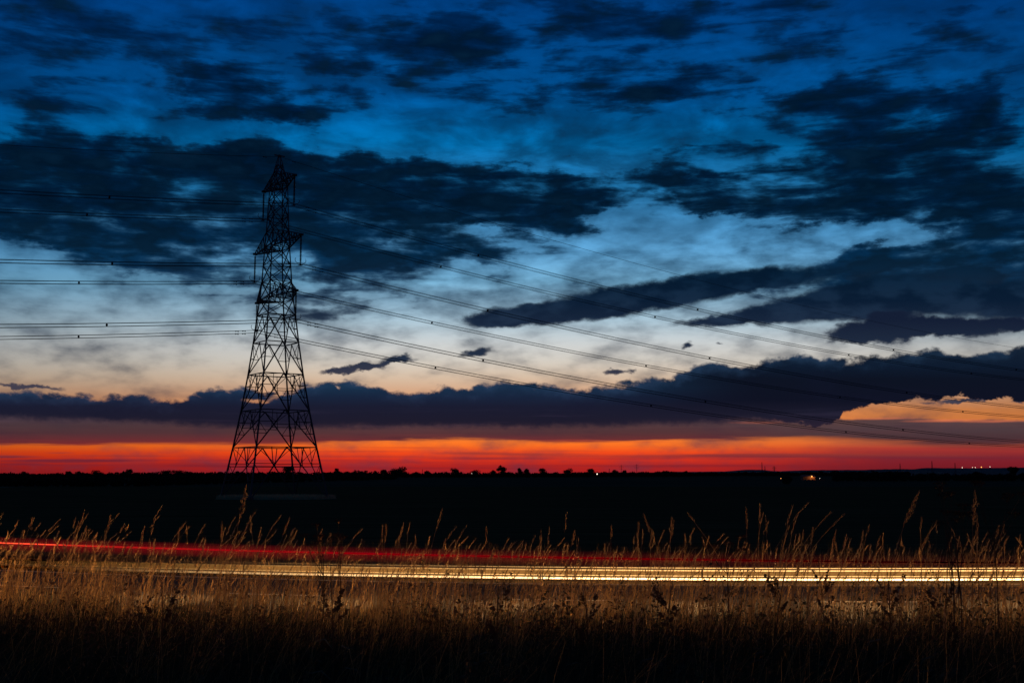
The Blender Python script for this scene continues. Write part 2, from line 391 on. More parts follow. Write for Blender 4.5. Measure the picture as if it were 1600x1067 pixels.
M = {
 'steel': material('galvanised_steel', (.10, .10, .10), .7, (.06, .06, .06), 3, .3),
 'cable': material('weathered_aluminium', (.05, .05, .05), .7, (.03, .03, .03), 2, .2),
 'glass': material('insulator_glaze', (.05, .04, .03), .5, None, 3),
 'soil': material('ploughed_soil', (.34, .095, .036), 1, (.18, .052, .020), .09, 0, 0, 0, 0, (.5, 6, 1)),
 'pasture': material('far_pasture', (.26, .10, .05), 1, (.13, .05, .028), .02, 0, 0, 0, 0, (.4, 3, 1)),
 'asphalt': material('asphalt', (.045, .040, .040), .95, (.028, .026, .027), 8, 0, .3, .1),
 'paint': material('road_paint', (.30, .28, .25), .9, (.35, .33, .3), 9),
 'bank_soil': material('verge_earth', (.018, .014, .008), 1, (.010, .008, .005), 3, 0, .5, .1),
 'straw': material('dry_grass', (.50, .28, .10), .7, (.30, .16, .05), 6, 0, 0, .25, .35),
 'husk': material('seed_husk', (.42, .25, .12), .8, (.24, .14, .07), 20, 0, 0, .2, .3),
 'green': material('dark_grass', (.085, .072, .032), .8, (.045, .042, .02), 4, 0, 0, .2, .25),
 'weed': material('dry_weed', (.20, .10, .045), .9, (.10, .05, .025), 9, 0, 0, .1),
 'leaf': material('hedge_foliage', (.030, .036, .018), .95, (.016, .02, .012), .5, 0, 0, .1),
 'bark': material('bark', (.05, .04, .03), .95, None, 3),
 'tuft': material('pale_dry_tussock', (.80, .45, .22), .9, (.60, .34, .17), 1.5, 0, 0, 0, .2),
 'brick': material('dark_brick', (.16, .10, .08), .9, None, 2),
 'roof': material('roof_slate', (.06, .05, .05), .8, None, 2),
 'hill': material('far_hill', (.03, .03, .035), 1, None, .002),
 'white_lamp': emitter('white_lamp', (1, .80, .62, 1), 2.2),
 'orange_lamp': emitter('sodium_lamp', (1, .33, .07, 1), 3.4),
}


# ------------------------------------------------------------------ helpers
def mesh(name, verts, faces, mat=None):
    me = bpy.data.meshes.new(name)
    me.from_pydata([tuple(v) for v in verts], [], [tuple(f) for f in faces])
    if mat: me.materials.append(mat)
    return me


def fast_mesh(name, verts, quads, mat):
    """numpy quads -> mesh"""
    me = bpy.data.meshes.new(name)
    n = len(quads); k = quads.shape[1]
    me.vertices.add(len(verts)); me.vertices.foreach_set('co', np.asarray(verts, np.float32).ravel())
    me.loops.add(n * k); me.loops.foreach_set('vertex_index', quads.astype(np.int32).ravel())
    me.polygons.add(n); me.polygons.foreach_set('loop_start', np.arange(0, n * k, k, dtype=np.int32))
    me.update(calc_edges=True); me.validate()
    me.materials.append(mat)
    return me


def obj(name, me, parent=None, loc=None, kind=None):
    o = bpy.data.objects.new(name, me); C.objects.link(o)
    if parent: o.parent = parent
    if loc is not None: o.location = loc
    if kind: o['kind'] = kind
    return o


def tag(o, label, cat, group=None):
    o['label'] = label; o['category'] = cat
    if group: o['group'] = group
    return o


def empty(name, loc=(0, 0, 0), rz=0):
    o = bpy.data.objects.new(name, None); C.objects.link(o); o.location = loc; o.rotation_euler = (0, 0, rz)
    o.empty_display_size = .2
    return o


def copy_tree(o, parent=None):
    c = o.copy(); C.objects.link(c); c.parent = parent
    for ch in list(o.children): copy_tree(ch, c)
    return c


_bar = {}
def bar_mesh(mat):
    if mat not in _bar:
        # unit angle-iron: L section along +Z, length 1, legs 1 wide
        w, t = .5, .22
        sec = [(-w, -w), (w, -w), (w, -w + t), (-w + t, -w + t), (-w + t, w), (-w, w)]
        vs = [(x, y, 0) for x, y in sec] + [(x, y, 1) for x, y in sec]
        fs = [(i, (i + 1) % 6, (i + 1) % 6 + 6, i + 6) for i in range(6)] + [(5, 4, 3, 2, 1, 0), (6, 7, 8, 9, 10, 11)]
        _bar[mat] = mesh('angle_iron', vs, fs, M[mat])
    return _bar[mat]


def bar(name, a, b, w, parent, mat='steel'):
    a, b = Vector(a), Vector(b); d = b - a
    o = bpy.data.objects.new(name, bar_mesh(mat)); C.objects.link(o)
    o.parent = parent
    q = d.to_track_quat('Z', 'Y')
    o.rotation_mode = 'QUATERNION'; o.rotation_quaternion = q
    o.location = a; o.scale = (w, w, d.length)
    return o


def tube(pts, rads, n=5, closed_caps=True):
    """mesh data (verts, faces) of a tube through pts"""
    vs, fs = [], []
    pts = [Vector(p) for p in pts]
    if not hasattr(rads, '__len__'): rads = [rads] * len(pts)
    for i, p in enumerate(pts):
        d = (pts[min(i + 1, len(pts) - 1)] - pts[max(i - 1, 0)]).normalized()
        u = d.orthogonal() if abs(d.z) > .9 else Vector((-d.y, d.x, 0))
        u.normalize(); w = d.cross(u)
        for k in range(n):
            a = 2 * math.pi * k / n
            vs.append(p + (u * math.cos(a) + w * math.sin(a)) * rads[i])
    for i in range(len(pts) - 1):
        for k in range(n):
            fs.append((i * n + k, i * n + (k + 1) % n, (i + 1) * n + (k + 1) % n, (i + 1) * n + k))
    if closed_caps:
        fs.append(tuple(range(n - 1, -1, -1))); fs.append(tuple(range((len(pts) - 1) * n, len(pts) * n)))
    return vs, fs


def joined(lst):
    vs, fs = [], []
    for v, f in lst:
        o = len(vs); vs += list(v); fs += [tuple(i + o for i in q) for q in f]
    return vs, fs


def tube_mesh(name, pts, r, mat, n=5):
    return mesh(name, *tube(pts, r, n), mat)


def lathe(prof, n=8):
    vs, fs = [], []
    for r, z in prof:
        for k in range(n):
            a = 2 * math.pi * k / n; vs.append((r * math.cos(a), r * math.sin(a), z))
    for i in range(len(prof) - 1):
        for k in range(n):
            fs.append((i * n + k, i * n + (k + 1) % n, (i + 1) * n + (k + 1) % n, (i + 1) * n + k))
    return vs, fs


# ------------------------------------------------------------------ ground, road
ROAD_Z = 1.25
def lane_y(x):
    """the near headlamp line of the gently bending road"""
    def f(u): return 20.85 - .13 * u + .010 * u * u
    if x < -13: return f(-13) + (x + 13) * (-.39)
    if x > 9: return f(9) + (x - 9) * .05
    return f(x)


def ground_z(x, y):
    v = y - lane_y(x)                       # signed distance beyond the headlamp line
    if y < -60: return 1.96
    if v < -1.9:
        t = min(1, max(0, (-2.6 - v) / 8.5))
        return ROAD_Z - .02 + (1.98 - ROAD_Z) * (t * t * (3 - 2 * t)) + .05 * math.sin(x * .9) * math.sin(y * 1.3) * min(1, (-1.9 - v))
    if v < 5.4: return ROAD_Z - .02
    t = min(1, (v - 5.4) / 9.0)
    if v < 6.6: return ROAD_Z - .02 + .05 * (v - 5.4)
    t = min(1, max(0, (v - 6.6) / 8.0))
    return (ROAD_Z + .04) * (1 - t * t * (3 - 2 * t))


def grid_obj(name, xs, ys, zf, mat, kind='structure', dz=0):
    vs = [(x, y, zf(x, y) + dz) for y in ys for x in xs]
    nx = len(xs)
    fs = [(j * nx + i, j * nx + i + 1, (j + 1) * nx + i + 1, (j + 1) * nx + i) for j in range(len(ys) - 1) for i in range(nx - 1)]
    me = mesh(name, vs, fs, mat)
    for p in me.polygons: p.use_smooth = True
    return obj(name, me, kind=kind)


# terrain runs as one sheet in road coordinates, then flat to the horizon
vv = [-400, -60, -30, -20, -18, -15, -12, -9, -6, -4, -2.6, -1.9, 5.4, 5.8, 6.6, 7.6, 8.6, 9.6, 10.6, 11.6, 12.6, 13.6, 14.6, 20]
xs = [-3000, -800, -300, -120, -60, -40] + [i * 1.5 for i in range(-20, 21)] + [40, 60, 120, 300, 800, 3000]
def sheet(name, vlist, mat, dz=0, xx=None):
    xx = xx or xs
    vs, fs = [], []
    for v in vlist:
        for x in xx:
            y = lane_y(x) + v
            vs.append((x, y, ground_z(x, y) + dz))
    nx = len(xx)
    for j in range(len(vlist) - 1):
        for i in range(nx - 1):
            fs.append((j * nx + i, j * nx + i + 1, (j + 1) * nx + i + 1, (j + 1) * nx + i))
    me = mesh(name, vs, fs, mat)
    for p in me.polygons: p.use_smooth = True
    return obj(name, me, kind='structure')


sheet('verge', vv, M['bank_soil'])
sheet('road', [-1.9, 0, 1.8, 3.6, 5.4], M['asphalt'], .024)
# painted edge lines and centre dashes (flush sheets a few mm above the road)
rx = [i * 1.0 for i in range(-60, 61)]
sheet('road_edge_line', [-1.60, -1.52], M['paint'], .030, rx)
sheet('road_edge_line', [5.0, 5.12], M['paint'], .030, rx)
dash = []
for k in range(-9, 10):
    x0 = k * 6.0
    vs = [(x0, lane_y(x0) + 1.72, ROAD_Z + .010), (x0 + 2, lane_y(x0 + 2) + 1.72, ROAD_Z + .010),
          (x0 + 2, lane_y(x0 + 2) + 1.84, ROAD_Z + .010), (x0, lane_y(x0) + 1.84, ROAD_Z + .010)]
    dash.append((vs, [(0, 1, 2, 3)]))
for d in dash:
    obj('centre_dash', mesh('centre_dash', *d, M['paint']), kind='structure')

BX = 345.0                                   # distance of the field boundary
def flat(name, y0, y1, z, mat, x=16000):
    ys = np.linspace(y0, y1, 12); xx = np.linspace(-x, x, 9)
    return grid_obj(name, list(xx), list(ys), lambda a, b: z, mat)
def left_start(x): return lane_y(x) + 20
vs, fs = [], []
fx = [-4000, -800, -300, -120, -60, -40] + [i * 5 for i in range(-7, 8)] + [40, 60, 120, 300, 800, 4000]
for x in fx: vs += [(x, min(lane_y(x) + 19.9, 1800), 0), (x, 1900, 0)]
for i in range(len(fx) - 1): fs.append((i * 2, i * 2 + 2, i * 2 + 3, i * 2 + 1))
obj('field', mesh('field', vs, fs, M['soil']), kind='structure')
# the pasture beyond the ditch, a shade paler, then on to the horizon
vs = [(-900, 356, .004), (-200, 356, .004), (60, 347, .004), (900, 345, .004), (900, 1700, .004), (-900, 1700, .004)]
obj('pasture', mesh('pasture', vs, [tuple(range(6))], M['pasture']), kind='structure')
# pale farm track along the far edge of the field
tk = [(-40, 318), (0, 325), (120, 372), (240, 430), (330, 470)]
vs = []
for c_, d_ in tk:
    x_ = (c_ - 800) / F_PX * d_ * math.cos(PITCH)
    vs += [(x_, d_, .012), (x_, d_ + 9, .012)]
obj('farm_track', mesh('farm_track', vs, [(2 * i, 2 * i + 2, 2 * i + 3, 2 * i + 1) for i in range(len(tk) - 1)],
    material('pale_track', (.5, .36, .24), 1, (.3, .22, .15), .05, 0, 0, 0)), kind='structure')
flat('far_land', 1700, 34000, -.2, M['pasture'], 20000)

# ------------------------------------------------------------------ electricity pylon
PX, PY = -37.8, 174.4
LINE_AZ = .96823
ld = Vector((math.sin(LINE_AZ), math.cos(LINE_AZ), 0))
ad = Vector((-ld.y, ld.x, 0))                # towards the far arms
def zp(py):                                  # photo row at the pylon axis -> height
    return EYE + PY * math.tan(PITCH + math.atan((533.5 - py) / F_PX))
prof_px = [(777, 83), (729, 72.5), (699, 65), (642, 53), (585.5, 43), (536, 35.7), (493.5, 29.6), (468, 25.4), (441, 23), (415, 21.2), (388, 19.4), (362, 17.4),
           (339, 16.2), (315, 15), (292, 13.6), (270, 9.6), (242.3, 1.2)]
prof = []
for y, hw in prof_px:
    z = zp(y); yc = PY * math.cos(PITCH) + (z - EYE) * math.sin(PITCH)
    prof.append((z, hw * yc / F_PX / 1.30 / math.cos(R(12.2)) * 1.0))
FIT = [(0, 6.31), (4.35, 5.554), (7.95, 4.925), (13.7, 4.035), (19.43, 3.271), (24.5, 2.709), (28.87, 2.296), (32.6, 1.88), (39.85, 1.50), (42.58, 1.36), (49.98, 1.08), (52.21, .70), (55.2, .09)]
prof = [(z, float(np.interp(z, [f[0] for f in FIT], [f[1] for f in FIT]))) for z, _ in prof]
prof[0] = (0.0, 6.31)
ZL = [p[0] for p in prof]
def half(z):
    for (z0, a0), (z1, a1) in zip(prof, prof[1:]):
        if z <= z1: return a0 + (a1 - a0) * (z - z0) / (z1 - z0)
    return prof[-1][1]
pyl = empty('electricity_pylon', (PX, PY, 0), math.atan2(ld.y, ld.x))
tag(pyl, 'tall steel lattice electricity pylon with three pairs of crossarms in the dark field', 'pylon')
# local axes: x along the line (right), y towards the far arms
def corner(i, z):
    a = half(z); k = .47 * max(0, 1 - z / 40)
    return Vector(((a, a, -a, -a)[i] + k * .925, (a, -a, -a, a)[i] - k * .378, z))
def leg_mesh(i):
    pts = [corner(i, z) for z in ZL[:-1]] + [corner(i, ZL[-1])]
    return tube_mesh('leg', pts, [.17 - .10 * (p.z / 55) for p in pts], M['steel'], 4)
for i in range(4): obj('leg', leg_mesh(i), pyl)
for i in range(4):
    p = corner(i, 0)
    obj('footing', mesh('footing', *lathe([(.55, -.3), (.5, .35), (.28, .5), (0.01, .5)], 10), M['brick']), pyl, (p.x, p.y, 0))
W1, W2 = .155, .10
def lerp(a, b, t): return a + (b - a) * t
# lower body: inverted-V panels with secondary bracing
for li in (0, 2, 3, 4, 5):
    if li == 0: zb, zt = ZL[0], ZL[2]
    else: zb, zt = ZL[li], ZL[li + 1]
    for f in range(4):
        a0, b0 = corner(f, zb), corner((f + 1) % 4, zb)
        a1, b1 = corner(f, zt), corner((f + 1) % 4, zt)
        mt = (a1 + b1) / 2
        bar('horizontal_strut', a1, b1, W1, pyl)
        bar('diagonal_brace', mt, a0, W1, pyl); bar('diagonal_brace', mt, b0, W1, pyl)
        for lo, hi in ((a0, a1), (b0, b1)):
            ts = (.5,) if li > 3 else (.36, .68)
            prev = None
            for t in ts:
                dp = lerp(lo, mt, t); lp = lerp(lo, hi, t)
                bar('secondary_brace', dp, lp, W2, pyl)
                bar('secondary_brace', dp, lerp(lo, hi, min(1, t + (.5 if li > 3 else .32))), W2 * .9, pyl)
        if li < 4:                                   # small hanging triangle under the apex
            pa, pb = lerp(a0, mt, .52), lerp(b0, mt, .52)
            if li:
                bar('secondary_brace', pa, pb, W2, pyl)
                bar('secondary_brace', pa, lerp(a1, b1, .25), W2 * .9, pyl)
                bar('secondary_brace', pb, lerp(a1, b1, .75), W2 * .9, pyl)
        if li == 0:
            zs = ZL[1]; t = (zs - zb) / (zt - zb)
            bar('horizontal_strut', corner(f, zs), corner((f + 1) % 4, zs), W2, pyl)
            pa, pb = lerp(a0, mt, t), lerp(b0, mt, t)
            bar('secondary_brace', pa, lerp(a1, b1, .25), W2, pyl)
            bar('secondary_brace', pb, lerp(a1, b1, .75), W2, pyl)
# plan bracing
for z in (ZL[2], ZL[4], ZL[6]):
    for f in (0, 1): bar('plan_brace', (corner(f, z) + corner((f + 1) % 4, z)) / 2, (corner(f + 1, z) + corner((f + 2) % 4, z)) / 2, W2, pyl)
# upper body: crossed panels
for li in range(6, len(ZL) - 1):
    zb, zt = ZL[li], ZL[li + 1]
    top = li == len(ZL) - 2
    for f in range(4):
        g = (f + 1) % 4
        if not top:
            bar('diagonal_brace', corner(f, zb), corner(g, zt), .12, pyl)
            bar('diagonal_brace', corner(g, zb), corner(f, zt), .12, pyl)
            if li in (6, 7, 9, 10, 11, 13, 14): bar('horizontal_strut', corner(f, zt), corner(g, zt), .11, pyl)
        else:
            zm = lerp(zb, zt, .42)
            bar('diagonal_brace', corner(f, zb), corner(g, zm), .10, pyl)
            bar('diagonal_brace', corner(g, zb), corner(f, zm), .10, pyl)
            bar('horizontal_strut', corner(f, zm), corner(g, zm), .09, pyl)
bar('peak_bracket', Vector((-.9, 0, ZL[-1] - .15)), Vector((.9, 0, ZL[-1] - .15)), .16, pyl)

K = .8
ARM = [7.92685 * K, 11.73629 * K, 9.98004 * K]            # half spans: top, middle, lower
CLAMP = [EYE + 52.38811 * K, EYE + 39.85901 * K, EYE + 29.30311 * K]
TIPROW = [(287, 270, 292), (382.5, 362, 388), (464, 441, 468)]
INS = []
for k in range(3):
    tipz = zp(TIPROW[k][0]); zu = zp(TIPROW[k][1]); zlw = zp(TIPROW[k][2])
    for s in (-1, 1):                                       # near arm, far arm
        arm = empty('crossarm', (0, 0, 0)); arm.parent = pyl
        tip = Vector((0, s * ARM[k], tipz))
        au, al = half(zu), half(zlw)
        U = [Vector((sx_ * au, s * au, zu)) for sx_ in (-1, 1)]
        Lw = [Vector((sx_ * al, s * al, zlw)) for sx_ in (-1, 1)]
        tips = [tip + Vector((-.12, 0, 0)), tip + Vector((.12, 0, 0))]
        for j in range(2):
            bar('chord', U[j], tips[j] + Vector((0, 0, .1)), .15, arm)
            bar('chord', Lw[j], tips[j] - Vector((0, 0, .05)), .17, arm)
        n = 5 if k else 4
        for j in range(2):
            for i in range(n):
                t0, t1 = i / n, (i + 1) / n
                bar('lacing_bar', lerp(Lw[j], tips[j], t0 + .5 / n), lerp(U[j], tips[j], t0), .09, arm)
                bar('lacing_bar', lerp(Lw[j], tips[j], t0 + .5 / n), lerp(U[j], tips[j], t1), .09, arm)
        for i in range(n):
            t0, t1 = i / n, (i + 1) / n
            bar('lacing_bar', lerp(Lw[0], tips[0], t0), lerp(Lw[1], tips[1], t1), .09, arm)
            bar('lacing_bar', lerp(Lw[1], tips[1], t0), lerp(Lw[0], tips[0], t1), .09, arm)
        obj('tip_plate', mesh('tip_plate', *tube([tip + Vector((-.35, 0, 0)), tip + Vector((.35, 0, 0))], .2, 6), M['steel']), arm)
        INS.append((k, s, tip))
# insulator strings with arcing horns
Lins = zp(287) - CLAMP[0]
def disc_string(L):
    pr = [(.04, 0), (.04, -.3)]
    n = 19; step = (L - .75) / n
    z = -.3
    for i in range(n):
        pr += [(.07, z - step * .15), (.19, z - step * .55), (.17, z - step * .7), (.06, z - step * .95)]
        z -= step
    pr += [(.05, z), (.05, -L + .2), (.13, -L + .15), (.13, -L), (0.01, -L)]
    return mesh('insulator_string', *lathe(pr, 8), M['glass'])
def horn_mesh(s):
    pts = [(0, 0, 0), (s * .25, 0, -.08), (s * .6, 0, -.05), (s * .85, 0, .15), (s * .9, 0, .45), (s * .78, 0, .68)]
    return mesh('arcing_horn', *tube(pts, .045, 5), M['steel'])
HN = {s: horn_mesh(s) for s in (-1, 1)}
for k, s, tip in INS:
    L = tip.z - CLAMP[k]
    st_ = obj('insulator_string', disc_string(L), pyl, tuple(tip))
    for q in (-1, 1): obj('arcing_horn', HN[q], st_, (0, 0, -L + .35))
    yoke = mesh('yoke_plate', *joined([tube([(-.3, -.25, -L), (.3, -.25, -L)], .06, 5), tube([(-.3, .25, -L), (.3, .25, -L)], .06, 5),
                                       tube([(0, -.28, -L), (0, .28, -L)], .07, 5)]), M['steel'])
    obj('yoke_plate', yoke, st_)

# ------------------------------------------------------------------ conductors
sR, cR, sL, cL = -.12902, .00021 / K, -.1096, .00025 / K
seR, ceR, seL, ceL = -.14434, .00023 / K, -.14716, .00043 / K
# refined so that they carry the fitted sag (values are per metre of the scaled world)
def wire_z(t, e=False):
    a = abs(t)
    if t >= 0: return (seR * a + ceR * a * a) if e else (sR * a + cR * a * a)
    return (seL * a + ceL * a * a) if e else (sL * a + cL * a * a)
ts = list(np.concatenate([np.linspace(-150, 0, 50)[:-1], np.linspace(0, 340, 110)]))
SEP = .22
NAMES = {(0, -1): 'bundle of four power cables from the near end of the top crossarm',
         (0, 1): 'bundle of four power cables from the far end of the top crossarm',
         (1, -1): 'bundle of four power cables from the near end of the long middle crossarm',
         (1, 1): 'bundle of four power cables from the far end of the long middle crossarm',
         (2, -1): 'bundle of four power cables from the near end of the lowest crossarm',
         (2, 1): 'bundle of four power cables from the far end of the lowest crossarm, lowest of all'}
spacer_mesh = mesh('spacer', *joined([tube([(0, -SEP, -SEP), (0, SEP, SEP)], .055, 4), tube([(0, SEP, -SEP), (0, -SEP, SEP)], .055, 4),
                                      tube([(-.12, 0, 0), (.12, 0, 0)], .14, 6)]), M['cable'])
damper_mesh = mesh('vibration_damper', *joined([tube([(-.28, 0, -.12), (.28, 0, -.12)], .02, 4), tube([(-.3, 0, -.12), (-.14, 0, -.12)], .07, 5),
                                                tube([(.14, 0, -.12), (.3, 0, -.12)], .07, 5), tube([(0, 0, -.12), (0, 0, 0)], .03, 4)]), M['cable'])
for k in range(3):
    for s in (-1, 1):
        root = empty('power_cable', (PX, PY, 0), math.atan2(ld.y, ld.x))
        tag(root, NAMES[(k, s)], 'power cable', 'power cables strung from the pylon')
        for oy, oz in ((-SEP, -SEP), (SEP, -SEP), (-SEP, SEP), (SEP, SEP)):
            pts = [(t, s * ARM[k] + oy, CLAMP[k] + oz + wire_z(t)) for t in ts]
            obj('wire', tube_mesh('wire', pts, .030, M['cable'], 4), root)
        for t in (34.4, 86.6, 148.6, 198.5, 255, 310, -28, -75, -125):
            obj('spacer', spacer_mesh, root, (t, s * ARM[k], CLAMP[k] + wire_z(t)))
        for t in (-3.4, -2.2, 2.2, 3.4):
            for oz in (-SEP, SEP): obj('vibration_damper', damper_mesh, root, (t, s * ARM[k] - SEP, CLAMP[k] + oz + wire_z(t)))
ew = empty('earth_wire', (PX, PY, 0), math.atan2(ld.y, ld.x))
tag(ew, 'single thin earth wire running over the tip of the pylon', 'earth wire')
obj('wire', tube_mesh('wire', [(t, 0, ZL[-1] - .3 + wire_z(t, True)) for t in ts], .032, M['cable'], 4), ew)
for t in (-2.5, 2.5): obj('vibration_damper', damper_mesh, ew, (t, 0, ZL[-1] - .3 + wire_z(t, True)))


# ------------------------------------------------------------------ foliage and far things
def at(px, py_, dist, z=0):
    """ground point on the ray through a photo column at forward distance dist"""
    yc = dist * math.cos(PITCH) + (z - EYE) * math.sin(PITCH)
    return (px - 800) / F_PX * yc, dist


rng = np.random.default_rng(7)


def clump_mesh(name, centres, radii, n, leaf, mat):
    """many small randomly turned leaf faces spread through ellipsoids"""
    centres = np.array(centres, float); radii = np.array(radii, float)
    w = radii.prod(1) ** .67; w /= w.sum()
    idx = rng.choice(len(centres), n, p=w)
    d = rng.normal(size=(n, 3)); d /= np.linalg.norm(d, axis=1)[:, None]
    r = rng.random(n) ** .45
    p = centres[idx] + d * radii[idx] * r[:, None]
    u = rng.normal(size=(n, 3)); u /= np.linalg.norm(u, axis=1)[:, None]
    w_ = np.cross(u, rng.normal(size=(n, 3))); w_ /= np.linalg.norm(w_, axis=1)[:, None]
    s = leaf * (0.5 + rng.random(n))[:, None]
    V_ = np.stack([p - u * s, p + w_ * s * .7, p + u * s, p - w_ * s * .7], 1).reshape(-1, 3)
    q = np.arange(n * 4).reshape(-1, 4)
    return fast_mesh(name, V_, q, mat)


def tree(px, dist, h, w, label, lobes=7, group='trees on the horizon', flat_top=False, lean=0):
    x, y = at(px, 0, dist)
    t = empty('tree', (x, y, 0)); tag(t, label, 'tree', group)
    rr = random.Random(int(px * 7 + dist))
    cs, rs = [], []
    for i in range(lobes):
        a = rr.uniform(-1, 1); hz_ = rr.uniform(.45, .88)
        k_ = math.sqrt(max(.05, 1 - (max(0, hz_ - .5) * 2.0) ** 2)) if not flat_top else 1
        cs.append((a * w * .36 * k_ + lean * hz_, rr.uniform(-1, 1) * w * .25, h * hz_))
        rs.append((w * rr.uniform(.20, .32), w * .26, h * rr.uniform(.15, .24)))
    cs += [(0, 0, h * .3)]; rs += [(w * .38, w * .3, h * .26)]
    obj('crown', clump_mesh('crown', cs, rs, 1500, max(.3, h * .045), M['leaf']), t)
    limbs = [tube([(0, 0, 0), (0.1, 0, h * .3), (lean * .5, 0, h * .6)], [h * .035, h * .025, h * .01], 5)]
    for i in range(4): limbs.append(tube([(0, 0, h * .28), tuple(np.array(cs[i]) * .9)], [h * .015, h * .005], 4))
    obj('trunk', mesh('trunk', *joined(limbs), M['bark']), t)
    return t


def px_h(dist, rows): return rows * dist / F_PX
TREES = [  # column, distance, top row above the horizon, width px, label
 (107, 1250, 6.5, 7, 'small round tree standing above the hedge at the far left, slim and alone'),
 (38, 1250, 4, 10, 'low bushy tree in the hedge nearest the left edge of the photo'),
 (150, 1250, 6, 18, 'broad double-headed tree above the hedge between two smaller ones at the left'),
 (201, 1250, 7.5, 12, 'round tree standing clear above the hedge left of the pylon'),
 (234, 1250, 4, 12, 'low tree just right of the round tree left of the pylon'),
 (272, 1200, 8, 34, 'wide flat clump of trees nearest the pylon on its left'),
 (450, 1300, 11, 18, 'loose airy tree seen between the legs of the pylon'),
 (527, 1300, 9, 10, 'narrow tree just right of the pylon'),
 (557, 1300, 6, 9, 'small tree midway between the pylon and the tall block of trees'),
 (600, 1300, 7, 12, 'rounded tree leaning against the left of the tall block of trees'),
 (623, 1300, 13, 27, 'tallest and broadest block of trees on the horizon right of the pylon'),
 (711, 1400, 9, 15, 'compact round tree right of the tall block of trees'),
 (743, 1400, 6, 17, 'low wide tree beside a tiny white light'),
 (784, 1400, 12.5, 14, 'tall dome shaped tree near the middle of the horizon'),
 (771, 1400, 6, 8, 'small bush against the dome shaped tree on its left'),
 (812, 1400, 9, 9, 'first rounded head of the row right of the dome shaped tree'),
 (823, 1400, 8, 8, 'second rounded head of the row right of the dome shaped tree'),
 (848, 1400, 8.5, 13, 'wide tree closing the row right of the dome shaped tree'),
 (890, 1500, 8, 18, 'low wide tree left of the white light on the horizon'),
 (922, 1500, 9, 12, 'twin-topped tree just left of the white light on the horizon'),
 (961, 1600, 7, 9, 'small dark tree between the white light and the first mast'),
 (976, 1600, 8, 5, 'tiny spiky tree at the foot of a thin mast'),
 (1041, 1700, 6, 12, 'low round tree on the horizon right of the thin masts'),
 (1583, 1000, 13, 13, 'round tree on the horizon near the right edge of the photo'),
]
for c_, d_, up, wd, lab in TREES:
    h_ = (EYE + px_h(d_, up)) * 1.04; w_ = px_h(d_, wd) * 1.15
    tree(c_, d_, h_, w_, lab, 8, flat_top=wd > 20)
# nearer dark bushes in the pasture at the right
for c_, d_, up, dn, wd, lab in [(1229, 420, -2, 16, 18, 'black bushy tree beside the small orange light in the far field'),
                                (1526, 430, 4, 14, 22, 'dark bushy tree in the far field below the row of tiny lights'),
                                (1308, 600, 0, 10, 14, 'low dark bush right of the orange farm light')]:
    tree(c_, d_, EYE + px_h(d_, up), px_h(d_, wd), lab, 8, 'dark bushes in the far field')


def hedge(name, pts, top, n, leaf, label=None):
    """long uneven mass of hedge foliage along a polyline of (column, distance, rows above horizon)"""
    cs, rs = [], []
    for (c0, d0, u0), (c1, d1, u1) in zip(pts, pts[1:]):
        m = max(2, int(abs(c1 - c0) / 5))
        for i in range(m):
            t = (i + rng.random()) / m
            d = d0 + (d1 - d0) * t; c = c0 + (c1 - c0) * t; u = u0 + (u1 - u0) * t + rng.normal() * top
            x, y = at(c, 0, d); H = max(1.2, EYE + px_h(d, u))
            rw = px_h(d, 4 + rng.random() * 3)
            cs.append((x, y + rng.normal() * 3, H * .52)); rs.append((rw * 1.3, 3, H * .50))
    o = obj(name, clump_mesh(name, cs, rs, n, leaf, M['leaf']), kind='stuff')
    return o


hedge('hedgerow', [(-60, 1250, 1.5), (120, 1250, 1.6), (260, 1230, 2.4), (420, 1250, 3.2), (560, 1300, 3.6), (700, 1350, 2.0), (860, 1450, 2.6), (960, 1550, 3), (1080, 1700, 2.2)], 1.1, 30000, 1.1)
hedge('hedgerow', [(-60, 352, -3.0), (100, 350, -3.4), (230, 356, -3.2), (330, 420, -2.6), (480, 560, -1.5), (620, 800, -.8)], 1.1, 26000, .4)
hedge('hedgerow', [(1310, 620, -1.5), (1360, 600, 3), (1420, 620, 1), (1520, 640, 0.5), (1660, 600, 2)], 1.0, 9000, .6)
hedge('wood', [(950, 2500, 2.2), (1060, 2500, 2.6), (1160, 2600, 3.0), (1290, 2600, 3.4), (1420, 2600, 3.2)], .8, 12000, 2.2)

# far ridge on the right
ridge = [(820, 2), (900, 2), (960, 3), (1060, 4), (1130, 5), (1165, 7.5), (1195, 7), (1210, 5), (1250, 6.5), (1300, 6.5), (1360, 8), (1430, 7.5), (1445, 10), (1520, 9.5), (1600, 10.5), (1680, 12), (1800, 13)]
rxs = np.linspace(820, 1800, 180)
rh = np.interp(rxs, [r[0] for r in ridge], [r[1] for r in ridge]) + np.interp(rxs, rxs[::6], rng.normal(size=30) * .35)
D = 6500
vs, fs = [], []
for c_, u_ in zip(rxs, rh):
    x, y = at(c_, 0, D)
    H = EYE + px_h(D, u_ + rng.normal() * .12)
    vs += [(x, y - 900, -1), (x, y - 200, H * .75), (x, y, H), (x, y + 900, -1)]
for i in range(len(rxs) - 1):
    for j in range(3): fs.append((i * 4 + j, i * 4 + 4 + j, i * 4 + 5 + j, i * 4 + 1 + j))
obj('hills', mesh('hills', vs, fs, M['hill']), kind='structure')

